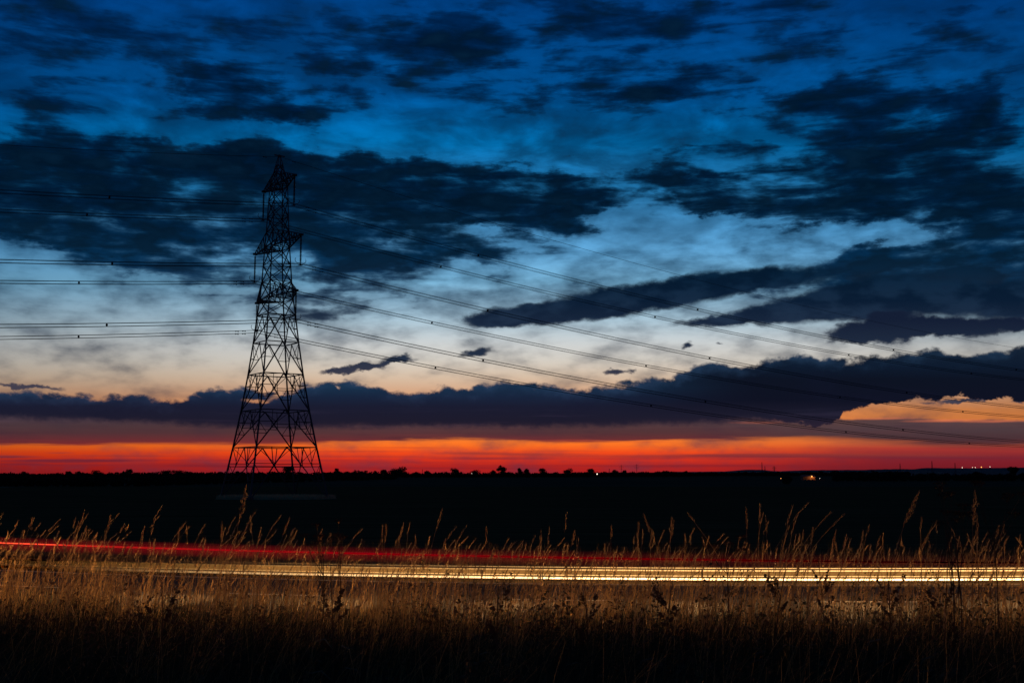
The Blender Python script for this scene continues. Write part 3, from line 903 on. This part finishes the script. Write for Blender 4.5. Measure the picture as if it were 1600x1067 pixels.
# distant masts and pylons
def mast(px, rows, label, arms=False, dist=3500, w=.9):
    x, y = at(px, 0, dist); H = EYE + px_h(dist, rows)
    t = empty('distant_pylon' if arms else 'distant_mast', (x, y, 0)); tag(t, label, 'pylon' if arms else 'mast', 'masts and pylons on the horizon')
    for sx_ in (-1, 1):
        for sy_ in (-1, 1):
            bar('leg', (sx_ * w * 2.2, sy_ * w * 2.2, 0), (sx_ * w * .3, sy_ * w * .3, H), w * .55, t)
    for i in range(8):
        z0, z1 = H * i / 8, H * (i + 1) / 8
        a0, a1 = w * (2.2 - 1.9 * i / 8), w * (2.2 - 1.9 * (i + 1) / 8)
        bar('brace', (-a0, -a0, z0), (a1, -a1, z1), w * .3, t)
    if arms:
        for q, zz in enumerate((.62, .76, .90)): bar('crossarm', (-H * (.18, .24, .16)[q], 0, H * zz), (H * (.18, .24, .16)[q], 0, H * zz), w * .9, t)
    return t
mast(660, 8, 'short thin mast on the horizon right of the tall block of trees')
mast(952, 9, 'short thin mast just right of the white light')
mast(971, 15, 'thin mast above the horizon, left one of a pair near the middle', True, 3500, .6)
mast(995, 16, 'thin mast above the horizon, right one of a pair near the middle', True, 3500, .6)
mast(1191, 19, 'tallest thin mast of the pair on the ridge right of the middle')
mast(1195.5, 13, 'shorter mast close beside the tallest one on the ridge')
mast(1210, 13, 'small far pylon with crossarms on the ridge', True)
mast(1407, 17, 'thin mast on the ridge right of the small far pylon')
mast(1457, 21, 'tall thin mast on the ridge left of the row of tiny lights', False, 3500, 1.0)
mast(1493, 18, 'thin mast on the ridge just left of the row of tiny lights')

# distant lamps
def lamp_post(px, row, dist, mat, r, label):
    x, y = at(px, 0, dist)
    z = EYE + px_h(dist, HOR - row)
    t = empty('street_lamp', (x, y, 0)); tag(t, label, 'lamp', 'tiny lights on the horizon')
    zb = 0
    bar('post', (0, 0, zb), (0, 0, z), r * .25, t, 'steel')
    obj('lamp_head', mesh('lamp_head', *lathe([(.01, -r), (r * .7, -r * .7), (r, 0), (r * .7, r * .7), (.01, r)], 8), M[mat]), t, (0, -r * .3, z))
lamp_post(737, 739.5, 1300, 'white_lamp', .28, 'tiny faint white light beside the low wide tree')
lamp_post(933, 740.3, 1400, 'white_lamp', .8, 'single white light on the horizon near the middle')
lamp_post(1504, 730.5, 5000, 'white_lamp', 1.7, 'leftmost white light of the row of lights at the right')
lamp_post(1520, 730.3, 5000, 'white_lamp', 1.5, 'left one of two white lights close together in the row at the right')
lamp_post(1524.5, 730.2, 5000, 'white_lamp', 1.5, 'right one of two white lights close together in the row at the right')
lamp_post(1534, 729.8, 5000, 'orange_lamp', 2.3, 'orange light in the row of white lights at the right')
lamp_post(1547.5, 729.3, 5000, 'white_lamp', 1.6, 'rightmost white light of the row of lights at the right')
lamp_post(1220, 747, 800, 'orange_lamp', .22, 'small orange light left of the black bushy tree in the far field')
lamp_post(1272, 748.3, 800, 'orange_lamp', .22, 'small dim light just right of the bright orange farm light')
lamp_post(1281, 747, 800, 'white_lamp', .2, 'small white light right of the farmhouse')

def farmhouse(px, dist):
    x, y = at(px, 0, dist)
    t = empty('farmhouse', (x, y, 0)); tag(t, 'small dark farmhouse lit by a bright orange lamp in the far field', 'house')
    w, d, h, rf = 4.5, 4, 2.2, 1.4
    vs = [(-w, -d, 0), (w, -d, 0), (w, d, 0), (-w, d, 0), (-w, -d, h), (w, -d, h), (w, d, h), (-w, d, h)]
    obj('wall', mesh('wall', vs, [(0, 1, 5, 4), (1, 2, 6, 5), (2, 3, 7, 6), (3, 0, 4, 7)], M['brick']), t)
    vs = [(-w - .3, -d - .3, h), (w + .3, -d - .3, h), (w + .3, d + .3, h), (-w - .3, d + .3, h), (-w - .3, 0, h + rf), (w + .3, 0, h + rf)]
    obj('roof', mesh('roof', vs, [(0, 1, 5, 4), (2, 3, 4, 5), (1, 2, 5), (3, 0, 4), (3, 2, 1, 0)], M['roof']), t)
    for wx_ in (-2.6, 0.4):
        vs = [(wx_ - .5, -d - .02, .8), (wx_ + .5, -d - .02, .8), (wx_ + .5, -d - .02, 1.7), (wx_ - .5, -d - .02, 1.7)]
        obj('window', mesh('window', vs, [(0, 1, 2, 3)], M['roof']), t)
    lm = obj('wall_lamp', mesh('wall_lamp', *lathe([(.01, -.45), (.4, -.3), (.5, 0), (.35, .3), (.01, .45)], 8), M['orange_lamp']), t, (1.8, -d - .5, 2.3))
    l = bpy.data.lights.new('yard_lamp', 'POINT'); l.energy = 600; l.color = (1, .36, .08); l.shadow_soft_size = .3
    lo = bpy.data.objects.new('yard_lamp', l); C.objects.link(lo); lo.parent = t; lo.location = (1.8, -d - 1.4, 2.4)
farmhouse(1262, 800)


# ------------------------------------------------------------------ grasses
def blades(name, n, place, hmin, hmax, width, mat, lean=.3, droop=.5, seg=4, kind='stuff', jitter=.25, hfun=None):
    """n curved tapering blades; place(n) -> x, y"""
    x, y = place(n)
    z = np.array([ground_z(a, b) for a, b in zip(x, y)])
    h = hmin + (hmax - hmin) * rng.random(n) ** 1.3
    if hfun is not None: h = h * hfun(x, y)
    ang = rng.normal(0, 1.1, n)                      # direction of lean about +x (the wind)
    ln = np.abs(lean + rng.normal(0, jitter, n))
    tt = np.linspace(0, 1, seg + 1)
    px = x[:, None] + (h * np.cos(ang) * ln)[:, None] * (tt ** 2 * droop + tt * (1 - droop))
    py = y[:, None] + (h * np.sin(ang) * ln)[:, None] * (tt ** 2 * droop + tt * (1 - droop)) * .7
    pz = z[:, None] + h[:, None] * (tt - .18 * ln[:, None] * tt ** 2)
    wang = rng.random(n) * np.pi
    wx_ = np.cos(wang)[:, None] * width * (1 - tt * .85)[None] * (.6 + .8 * rng.random(n))[:, None]
    wy_ = np.sin(wang)[:, None] * width * (1 - tt * .85)[None]
    A = np.stack([px - wx_, py - wy_, pz], 2); B = np.stack([px + wx_, py + wy_, pz], 2)
    Vv = np.stack([A, B], 2).reshape(-1, 3)
    base = (np.arange(n) * (seg + 1) * 2)[:, None] + (np.arange(seg) * 2)[None]
    q = np.stack([base, base + 1, base + 3, base + 2], 2).reshape(-1, 4)
    o = obj(name, fast_mesh(name, Vv, q, M[mat]), kind=kind)
    return o, np.stack([px[:, -1], py[:, -1], pz[:, -1]], 1), np.stack([px[:, -1] - px[:, -2], py[:, -1] - py[:, -2], pz[:, -1] - pz[:, -2]], 1)


def wedge(v0, v1, dens_pow=1.0):
    def f(n):
        v = v0 + (v1 - v0) * rng.random(n) ** dens_pow
        y0 = 20.85 + v
        x = (rng.random(n) * 2 - 1) * (y0 * .50 + 1.5)
        y = np.array([lane_y(a) for a in x]) + v
        return x, y
    return f


def clumpy(fn, k=220, spread=.22, frac=.75):
    def f(n):
        x, y = fn(n); cx, cy = fn(k)
        m = rng.random(n) < frac
        i = rng.integers(0, k, n)
        x = np.where(m, cx[i] + rng.normal(0, spread, n), x); y = np.where(m, cy[i] + rng.normal(0, spread, n), y)
        return x, y
    return f


def heads(name, tips, dirs, mat, length=.16, n_per=12):
    """seed heads: little husks spiralled along the last part of each stem"""
    n = len(tips)
    d = dirs / np.linalg.norm(dirs, axis=1)[:, None]
    L = length * (.5 + .9 * rng.random(n))
    out = []
    for j in range(n_per):
        t = j / n_per
        p = tips - d * (L * (1 - t))[:, None]
        # the tip nods with the wind
        p = p + np.stack([L * .10 * t * t, np.zeros(n), -L * .04 * t * t], 1)
        a = rng.random(n) * 2 * np.pi
        r = (.009 * (1 - .75 * t) * (.5 + rng.random(n)))
        o = np.stack([np.cos(a) * r, np.sin(a) * r, np.zeros(n)], 1)
        hl = (.016 + .012 * rng.random(n))[:, None]
        wv = np.stack([-np.sin(a), np.cos(a), np.zeros(n)], 1) * .004
        q = p + o
        out.append(np.stack([q - d * hl, q + wv + o * .4, q + d * hl + o * .8, q - wv], 1))
    Vv = np.concatenate(out, 0).reshape(-1, 3)
    return obj(name, fast_mesh(name, Vv, np.arange(len(Vv)).reshape(-1, 4), M[mat]), kind='stuff')


hx = lambda x, y: 1 + .10 * np.clip((np.abs(x) - 5) / 4, 0, 1) + .07 * np.sin(x * 1.7 + 1) * np.sin(x * .6 + y * .3) + .05 * np.sin(x * 4.1)
# short dense undergrowth, then straw stems, then tall flowering stems
blades('grass', 42000, clumpy(wedge(-16, -2.2), 520, .15, .85), .20, .66, .0050, 'green', .35, .6, 3, hfun=hx)
blades('grass', 3600, clumpy(wedge(-10, -3.4), 240, .09, .94), .30, 1.05, .0052, 'straw', .16, .5, 4, hfun=hx, jitter=.22)
blades('grass', 3200, clumpy(wedge(-17, -9), 160, .12, .8), .35, .85, .0040, 'straw', .5, .8, 5, hfun=hx, jitter=.35)
o1, tp, dr = blades('tall_grass', 1900, clumpy(wedge(-10.5, -2.2), 200, .24, .5), .75, 1.52, .0038, 'straw', .30, .6, 6, jitter=.13, hfun=hx)
heads('grass_seed_heads', tp, dr, 'husk', .17, 14)
o2, tp, dr = blades('tall_grass', 800, clumpy(wedge(-9.5, -2.2), 160, .2, .5), .6, 1.12, .0056, 'straw', .10, .3, 5, jitter=.10, hfun=hx)
o2, tp, dr = blades('tall_grass', 260, wedge(-12.5, -8), .7, 1.0, .0030, 'straw', .26, .75, 6, jitter=.15)
heads('grass_seed_heads', tp, dr, 'husk', .15, 14)


def undergrowth(n_plants, v0, v1, h0, h1, mat, xmin=-99):
    """broad-leaved weeds mixed into the verge: dark leafy clumps that break up the grass"""
    x, y = wedge(v0, v1)(n_plants)
    keep = x > xmin; x, y = x[keep], y[keep]
    out = []
    for a, b in zip(x, y):
        z = ground_z(a, b); h = h0 + (h1 - h0) * rng.random() ** 1.5; m = 34
        t = rng.random(m) ** .8
        p = np.stack([a + rng.normal(0, .07 + .10 * h, m) * (1.1 - t), b + rng.normal(0, .1, m), z + h * t], 1)
        u = rng.normal(size=(m, 3)); u /= np.linalg.norm(u, axis=1)[:, None]
        w = np.cross(u, rng.normal(size=(m, 3))); w /= np.linalg.norm(w, axis=1)[:, None]
        L = (.014 + .034 * rng.random(m) * (1.2 - t))[:, None]
        out.append(np.stack([p - u * L, p + w * L * .45, p + u * L, p - w * L * .45], 1))
        # stalk
        s_ = np.array([[a - .003, b, z], [a + .003, b, z], [a + .002 + .04, b, z + h], [a + .04, b, z + h]])
        out.append(s_[None])
    Vv = np.concatenate(out, 0).reshape(-1, 3)
    return obj('undergrowth', fast_mesh('undergrowth', Vv, np.arange(len(Vv)).reshape(-1, 4), M[mat]), kind='stuff')
undergrowth(420, -11, -3.5, .35, 1.0, 'weed')
undergrowth(420, -11, -3.5, .35, 1.05, 'green', -1)
undergrowth(420, -17, -9, .3, .8, 'weed')
# opposite verge
blades('grass', 9000, clumpy(wedge(5.5, 9.5), 300, .3), .3, .85, .006, 'straw', .3, .6, 3)
# pale tussocks round the pylon's feet
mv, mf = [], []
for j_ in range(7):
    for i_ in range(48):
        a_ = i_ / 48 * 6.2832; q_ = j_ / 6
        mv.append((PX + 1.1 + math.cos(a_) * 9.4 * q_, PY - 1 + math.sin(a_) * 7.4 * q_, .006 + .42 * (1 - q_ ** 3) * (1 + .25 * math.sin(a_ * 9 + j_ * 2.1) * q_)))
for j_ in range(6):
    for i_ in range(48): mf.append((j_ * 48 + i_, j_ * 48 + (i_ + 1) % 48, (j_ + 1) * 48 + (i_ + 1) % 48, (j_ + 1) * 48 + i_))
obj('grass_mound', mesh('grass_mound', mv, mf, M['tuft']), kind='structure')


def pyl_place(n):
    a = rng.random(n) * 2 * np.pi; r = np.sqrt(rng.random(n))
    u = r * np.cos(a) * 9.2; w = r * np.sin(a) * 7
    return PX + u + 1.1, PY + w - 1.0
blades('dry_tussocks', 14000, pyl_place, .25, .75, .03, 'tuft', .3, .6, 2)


# individually recognisable tall stems
def stem(tip_px, tip_py, dist, base_dx, head, label, group='tall stems standing out of the grass', bushy=1.0, nod=.3):
    """a single stem whose tip stands over the given photo position at the given distance"""
    xt, _ = at(tip_px, 0, dist)
    zt = EYE + dist * math.tan(PITCH + math.atan((533.5 - tip_py) / F_PX))
    xb = xt - base_dx; zb = ground_z(xb, dist)
    t = empty('grass_stem', (xb, dist, zb)); tag(t, label, 'grass', group)
    H = zt - zb
    pts = [(base_dx * (u ** 2.2), .04 * math.sin(3 * u), H * u * (1 - .04 * u) / .96) for u in np.linspace(0, 1, 12)]
    obj('stalk', mesh('stalk', *tube(pts, [.0042 * (1 - .6 * i / 11) for i in range(12)], 4), M['straw']), t)
    rr = random.Random(int(tip_px))
    vs, fs = [], []
    P_ = [Vector(p) for p in pts]
    tot = sum((P_[i + 1] - P_[i]).length for i in range(11))
    f0 = 1 - head / tot
    for j in range(int(70 * head / .25)):
        u = f0 + (1 - f0) * rr.random()
        i = min(10, int(u * 11)); p = P_[i].lerp(P_[i + 1], u * 11 - i); d = (P_[i + 1] - P_[i]).normalized()
        k_ = (u - f0) / (1 - f0); r = .010 * bushy * math.sin(math.pi * min(1, k_ * .85 + .15)) + .003
        a = rr.uniform(0, 6.28); o_ = Vector((math.cos(a), math.sin(a), 0)) * r * rr.uniform(.3, 1) + Vector((nod * r, 0, 0))
        q = p + o_; hl = d * rr.uniform(.010, .020); wv = Vector((-math.sin(a), math.cos(a), 0)) * .0045
        b = len(vs); vs += [q - hl, q + wv, q + hl + o_ * .5, q - wv]; fs.append((b, b + 1, b + 2, b + 3))
    obj('seed_head', mesh('seed_head', vs, fs, M['husk']), t)
    for q in range(2):
        u = .25 + .25 * q; i = int(u * 11); p = P_[i]; s_ = 1 if q else -1
        lp = [p, p + Vector((s_ * .05, 0, .12)), p + Vector((s_ * .14, .02, .17)), p + Vector((s_ * .24, .03, .12))]
        vs2 = []
        for k_, v in enumerate(lp):
            w_ = .004 * (1 - k_ / 3.2); vs2 += [v + Vector((0, -w_, -w_)), v + Vector((0, w_, w_))]
        obj('leaf_blade', mesh('leaf_blade', vs2, [(2 * k_, 2 * k_ + 1, 2 * k_ + 3, 2 * k_ + 2) for k_ in range(3)], M['straw']), t)
    return t


STEMS = [
 (365, 758, 10.0, .16, .30, 'tallest golden stem in front of the pylon foot, its head bent to the right'),
 (108, 797, 12.0, .22, .26, 'thick leaning seed head left of the pylon, tallest at the far left'),
 (100, 815, 12.4, .20, .22, 'shorter leaning stem close beside the tallest one at the far left'),
 (151, 803, 12.2, .14, .20, 'slim stem with a pale curved tip between the far left stems and the pylon'),
 (224, 806, 12.6, .16, .20, 'leaning stem halfway between the left edge and the pylon'),
 (208, 820, 12.8, .18, .18, 'bent stem with a drooping tip left of the leaning stem before the pylon'),
 (264, 825, 12.6, .10, .16, 'upright lit stem just left of the tall stem at the pylon foot'),
 (332, 815, 13.0, .02, .20, 'straight upright stem touching the tall bent one at the pylon foot'),
 (395, 825, 12.5, .16, .22, 'golden stem leaning right just below the right leg of the pylon'),
 (440, 808, 12.0, .25, .16, 'faint arching stem below the right foot of the pylon'),
 (597, 820, 12.8, .05, .20, 'curved seed head, leftmost of the trio above the middle of the red trail'),
 (625, 817, 12.4, .18, .22, 'arching seed head, rightmost of the trio above the middle of the red trail'),
 (644, 836, 12.8, .02, .14, 'short upright stem just right of the trio above the red trail'),
 (687, 793, 11.0, .22, .22, 'tall dim stem arching right, standing highest left of the photo centre'),
 (758, 822, 12.6, .01, .20, 'straight thick seed head just left of the photo centre'),
 (846, 827, 12.8, .00, .14, 'straight upright stem just right of the photo centre'),
 (901, 828, 12.4, .14, .18, 'fluffy leaning seed head right of the photo centre'),
 (960, 819, 12.8, .02, .16, 'straight stem with a narrow tip left of the crowded stems'),
 (1010, 828, 12.8, .04, .16, 'narrow curved stem in the middle of the crowded stems'),
 (1061, 812, 12.6, .14, .22, 'golden head leaning right, highest of the crowded stems'),
 (1078, 834, 12.9, .01, .14, 'short straight stem right of the highest crowded stem'),
 (1178, 793, 12.2, -.02, .24, 'very tall straight stem standing alone right of the crowded stems'),
 (1209, 806, 12.4, -.04, .18, 'thin stem leaning left just right of the very tall straight one'),
 (1285, 824, 12.6, .10, .20, 'smooth seed head leaning right between the tall straight stem and the reed'),
 (1269, 829, 12.8, .12, .18, 'fainter seed head close left of the smooth leaning one'),
 (1322, 826, 12.6, .12, .20, 'dark pointed head leaning right before the far field bush'),
 (1465, 766, 10.2, .38, .34, 'tall feathery reed bending far to the right near the umbel plants'),
 (1470, 845, 12.6, -.10, .10, 'thin kinked stem leaning left below the feathery reed'),
 (1556, 767, 10.0, .06, .30, 'tall drooping golden head near the right edge of the photo'),
 (1556, 802, 10.4, .00, .26, 'square-shouldered lit stem under the tall drooping head at the right'),
 (1598, 820, 11.0, .20, .24, 'dim leaning head cut by the right edge of the photo'),
]
for s_ in STEMS:
    big_ = s_[4] > .29
    stem(*s_[:5], s_[5], bushy=2.6 if big_ else 1.25 if 'fluffy' in s_[5] else 1.0)


# dried umbel plants and dark docks
def umbel(px, tip_py, dist, label, n=5, spread=.22, seed=1, mat='weed'):
    rr = random.Random(seed)
    x, _ = at(px, 0, dist); zb = ground_z(x, dist)
    zt = EYE + dist * math.tan(PITCH + math.atan((533.5 - tip_py) / F_PX))
    H = zt - zb
    t = empty('umbel_plant', (x, dist, zb)); tag(t, label, 'wild plant', 'dried wild plants in the verge')
    obj('stem', mesh('stem', *tube([(0, 0, 0), (.02, 0, H * .5), (0, 0, H * .82)], [.007, .005, .004], 5), M[mat]), t)
    for i in range(n):
        a = rr.uniform(0, 6.28); z0 = H * rr.uniform(.45, .8); r = spread * rr.uniform(.4, 1); z1 = H * rr.uniform(.82, 1.0)
        tipv = Vector((math.cos(a) * r, math.sin(a) * r * .6, z1))
        br = obj('branch', mesh('branch', *tube([(0, 0, z0), (tipv.x * .6, tipv.y * .6, (z0 + z1) / 2), tuple(tipv)], [.004, .003, .002], 4), M[mat]), t)
        parts = []; vs, fs = [], []
        for j in range(14):
            b_ = rr.uniform(0, 6.28); q = .055 * math.sqrt(rr.random())
            e_ = tipv + Vector((math.cos(b_) * q, math.sin(b_) * q, .035 + .01 * rr.random()))
            parts.append(tube([tuple(tipv), tuple(e_)], .0012, 3))
            for m_ in range(4):
                c_ = e_ + Vector([rr.uniform(-.009, .009) for _ in range(3)]); b0 = len(vs)
                vs += [c_ + Vector((-.005, 0, 0)), c_ + Vector((0, .003, -.004)), c_ + Vector((.005, 0, 0)), c_ + Vector((0, 0, .006))]
                fs.append((b0, b0 + 1, b0 + 2, b0 + 3))
        obj('flower_head', mesh('flower_head', *joined(parts + [(vs, fs)]), M[mat]), br)
    return t
umbel(1512, 758, 9.5, 'dried umbel plant standing left of the drooping golden head at the right', 6, .25, 3)
umbel(1582, 756, 9.8, 'dried umbel plant branching above the drooping golden head at the right', 6, .28, 5)
umbel(1525, 792, 9.0, 'lower dark umbel plant beneath the two dried umbels at the right', 5, .2, 8)
umbel(495, 822, 11.5, 'brown dried umbel plant between the pylon and the trio of seed heads', 6, .22, 11)
umbel(522, 816, 11.8, 'brown flat-topped umbel right beside another below the pylon', 4, .12, 12)
umbel(1145, 835, 11.6, 'dark bending umbel plant left of the very tall straight stem', 5, .2, 15)


def dock(px, tip_py, dist, label, seed):
    rr = random.Random(seed)
    x, _ = at(px, 0, dist); zb = ground_z(x, dist)
    H = EYE + dist * math.tan(PITCH + math.atan((533.5 - tip_py) / F_PX)) - zb
    t = empty('dock_plant', (x, dist, zb)); tag(t, label, 'wild plant', 'dark dock plants in the verge')
    lean = rr.uniform(-.08, .12)
    pt = lambda u: Vector((lean * u * u, .02 * math.sin(4 * u), H * u))
    obj('stem', mesh('stem', *tube([tuple(pt(u)) for u in np.linspace(0, 1, 7)], [.007 * (1 - .1 * i) for i in range(7)], 5), M['weed']), t)
    for i in range(6):
        u0 = rr.uniform(.3, .8); a = rr.choice((-1, 1)) * rr.uniform(.4, 1.0); L_ = rr.uniform(.12, .3)
        p0 = pt(u0); p1 = p0 + Vector((math.sin(a) * L_ * .7, rr.uniform(-.05, .05), math.cos(a) * L_))
        vs, fs = tube([tuple(p0), tuple(p1)], [.003, .0015], 3)
        for j in range(26):
            c_ = p0.lerp(p1, .3 + .7 * rr.random()) + Vector([rr.uniform(-.014, .014) for _ in range(3)]); b = len(vs); s2 = rr.uniform(.006, .011)
            vs += [c_ + Vector((-s2, 0, 0)), c_ + Vector((0, s2 * .5, -s2)), c_ + Vector((s2, 0, 0)), c_ + Vector((0, 0, s2))]; fs.append((b, b + 1, b + 2, b + 3))
        obj('seed_cluster', mesh('seed_cluster', vs, fs, M['weed']), t)
    for i in range(4):
        u0 = rr.uniform(.08, .4); s_ = rr.choice((-1, 1)); p = pt(u0); L_ = rr.uniform(.14, .24)
        lp = [p, p + Vector((s_ * L_ * .4, .02, .07)), p + Vector((s_ * L_ * .8, .03, .05)), p + Vector((s_ * L_, .03, -.02))]
        ws = (.006, .028, .024, .002); vs = []
        for v, w_ in zip(lp, ws): vs += [v + Vector((0, -w_, .3 * w_)), v + Vector((0, w_, .3 * w_))]
        obj('leaf', mesh('leaf', vs, [(2 * k_, 2 * k_ + 1, 2 * k_ + 3, 2 * k_ + 2) for k_ in range(3)], M['green']), t)
for a_ in [(1304, 872, 10.5, 'dark dock plant crossing the bright light trail left of the feathery reed', 1),
           (1222, 890, 9.6, 'dark dock plant with leafy head touching the light trail below the tall straight stem', 2),
           (511, 884, 8.6, 'dark bare weed stem crossing the pale trail right of the pylon', 3),
           (1415, 892, 9.4, 'dark branching weed under the feathery reed', 4),
           (1500, 884, 8.8, 'dark branching weed below the umbel plants at the right', 5),
           (1045, 905, 9.0, 'dark leafy dock below the crowded stems', 6),
           (233, 905, 8.4, 'dark dock plant low in the grass at the left', 7),
           (925, 905, 8.8, 'dark dock plant just below the trail right of the photo centre', 8),
           (775, 915, 9.2, 'dark dock plant low in the grass at the photo centre', 9)]:
    dock(*a_)


# ------------------------------------------------------------------ light of the passing traffic
def trail_material(name, col, pts, power):
    """light given off per stretch of road (x in metres -> strength); adds to what is behind it"""
    m = bpy.data.materials.new(name); m.use_nodes = True
    t = m.node_tree; t.nodes.clear()
    g = t.nodes.new('ShaderNodeNewGeometry'); sp = t.nodes.new('ShaderNodeSeparateXYZ'); t.links.new(g.outputs['Position'], sp.inputs[0])
    mr = t.nodes.new('ShaderNodeMapRange'); mr.inputs['From Min'].default_value = -16; mr.inputs['From Max'].default_value = 16
    t.links.new(sp.outputs[0], mr.inputs[0])
    fc = t.nodes.new('ShaderNodeFloatCurve'); t.links.new(mr.outputs[0], fc.inputs['Value'])
    c = fc.mapping.curves[0]
    pp = sorted(((x + 16) / 32, v) for x, v in pts)
    c.points[0].location = pp[0]; c.points[1].location = pp[-1]
    for p in pp[1:-1]: c.points.new(*p)
    fc.mapping.update()
    ml = t.nodes.new('ShaderNodeMath'); ml.operation = 'MULTIPLY'; ml.inputs[1].default_value = power; t.links.new(fc.outputs[0], ml.inputs[0])
    e = t.nodes.new('ShaderNodeEmission'); e.inputs[0].default_value = col; t.links.new(ml.outputs[0], e.inputs[1])
    tr = t.nodes.new('ShaderNodeBsdfTransparent'); ad_ = t.nodes.new('ShaderNodeAddShader'); o = t.nodes.new('ShaderNodeOutputMaterial')
    t.links.new(e.outputs[0], ad_.inputs[0]); t.links.new(tr.outputs[0], ad_.inputs[1]); t.links.new(ad_.outputs[0], o.inputs[0])
    return m


def strand(name, dv, z, rz, mat, parent=None, x0=-30, x1=30, drift=0, zd=0):
    pts = [(x, lane_y(x) + dv + drift * x, ROAD_Z + z + zd * max(-16, min(16, x))) for x in np.linspace(x0, x1, 80)]
    vs, fs = tube(pts, 1.0, 6)
    # flatten the section: rz high, thin
    out = []
    for i, p in enumerate(pts):
        for k in range(6):
            v = vs[i * 6 + k]; out.append((v[0] if False else p[0] + (v[0] - p[0]) * rz * .6, p[1] + (v[1] - p[1]) * rz * .6, p[2] + (v[2] - p[2]) * rz))
    return obj(name, mesh(name, out, fs, mat), parent)


UP_R = [(-16, .0), (-12, .02), (-9, .12), (-6, .45), (-3, .75), (0, .95), (4, 1), (16, 1)]
t1 = empty('headlight_trail', (0, 0, 0)); tag(t1, 'bright cream streak of passing headlights, lower and thicker line above the road', 'light trail', 'light trails above the road')
m_low = trail_material('headlight_low', (1, .52, .17, 1), [(-16, .0), (-12, .02), (-9, .06), (-5, .28), (-1, .7), (3, 1), (16, 1)], .85)
m_core = trail_material('headlight_core', (1, .66, .32, 1), [(-16, 0), (-8, .0), (-4, .10), (0, .45), (3, .9), (5, .75), (8, 1), (16, 1)], 2.2)
strand('streak', 0, .605, .024, m_low, t1); strand('core', 0, .600, .015, m_core, t1)
strand('streak', .04, .655, .008, m_low, t1)
t2 = empty('headlight_trail', (0, 0, 0)); tag(t2, 'thin cream streak of the far headlights, upper edge of the pale band', 'light trail', 'light trails above the road')
m_up = trail_material('headlight_upper', (1, .52, .17, 1), [(-16, 0), (-8, .0), (-4, .10), (0, .35), (4, .9), (16, 1)], 1.0)
strand('streak', 1.0, .67, .014, m_up, t2, drift=.004); strand('streak', 1.0, .72, .007, m_up, t2); strand('core', .8, .64, .008, m_core, t2, x0=5)
t3 = empty('headlight_trail', (0, 0, 0)); tag(t3, 'broad soft golden band between the two bright headlight streaks', 'light trail', 'light trails above the road')
m_band = trail_material('headlight_band', (1, .43, .10, 1), [(-16, .0), (-12, .01), (-10, .09), (-8, .28), (-6, .55), (-4, .9), (0, .9), (5, .9), (16, .9)], .036)
for q in range(10): strand('band', .05 + .105 * q, .672 - .0035 * q, .050, m_band, t3)
m_glow = trail_material('headlight_spill', (1, .42, .10, 1), [(-16, 0), (-6, .1), (2, .6), (16, 1)], .05)
strand('spill', -.1, .555, .040, m_glow, t3); strand('spill', -.15, .52, .035, m_glow, t3)
t4 = empty('tail_light_trail', (0, 0, 0)); tag(t4, 'red streak of passing tail lights above the pale band, brightest at the left', 'light trail', 'light trails above the road')
m_red = trail_material('tail_light', (1, .010, .012, 1), [(-16, 1), (-10, 1), (-7, .7), (-2, .62), (3, .42), (7, .16), (12, .08), (16, .04)], .19)
m_rglow = trail_material('tail_light_soft', (1, .012, .02, 1), [(-16, .8), (-9, 1), (-3, .7), (2, .35), (7, .12), (16, .03)], .018)
strand('streak', 0, .985, .018, m_red, t4, zd=-.009); strand('streak', 0, .965, .026, m_rglow, t4, zd=-.009)
for q in range(5): strand('soft_band', .02, .93 + .04 * (q - 1), .055, m_rglow, t4, zd=-.009)
m_rhot = trail_material('tail_light_hot', (1, .12, .04, 1), [(-16, 1), (-10.5, 1), (-9, .2), (-7, 0), (16, 0)], .6)
strand('core', 0, .987, .010, m_rhot, t4, zd=-.009)

# headlamps of the traffic, shining along the near lane towards the left and skimming the grass
for i in range(13):
    x = 36 - 3.4 * i; pw = 1300 + 230 * i
    l = bpy.data.lights.new('headlamp_beam', 'SPOT'); l.energy = pw; l.color = (1, .52, .17); l.spot_size = R(95); l.spot_blend = .9; l.shadow_soft_size = .12
    o = bpy.data.objects.new('headlamp_beam', l); C.objects.link(o)
    o.location = (x, lane_y(x) + 1.5, ROAD_Z + 1.0)
    d = Vector((-1, -.30, .10)); o.rotation_mode = 'QUATERNION'; o.rotation_quaternion = d.to_track_quat('-Z', 'Y')
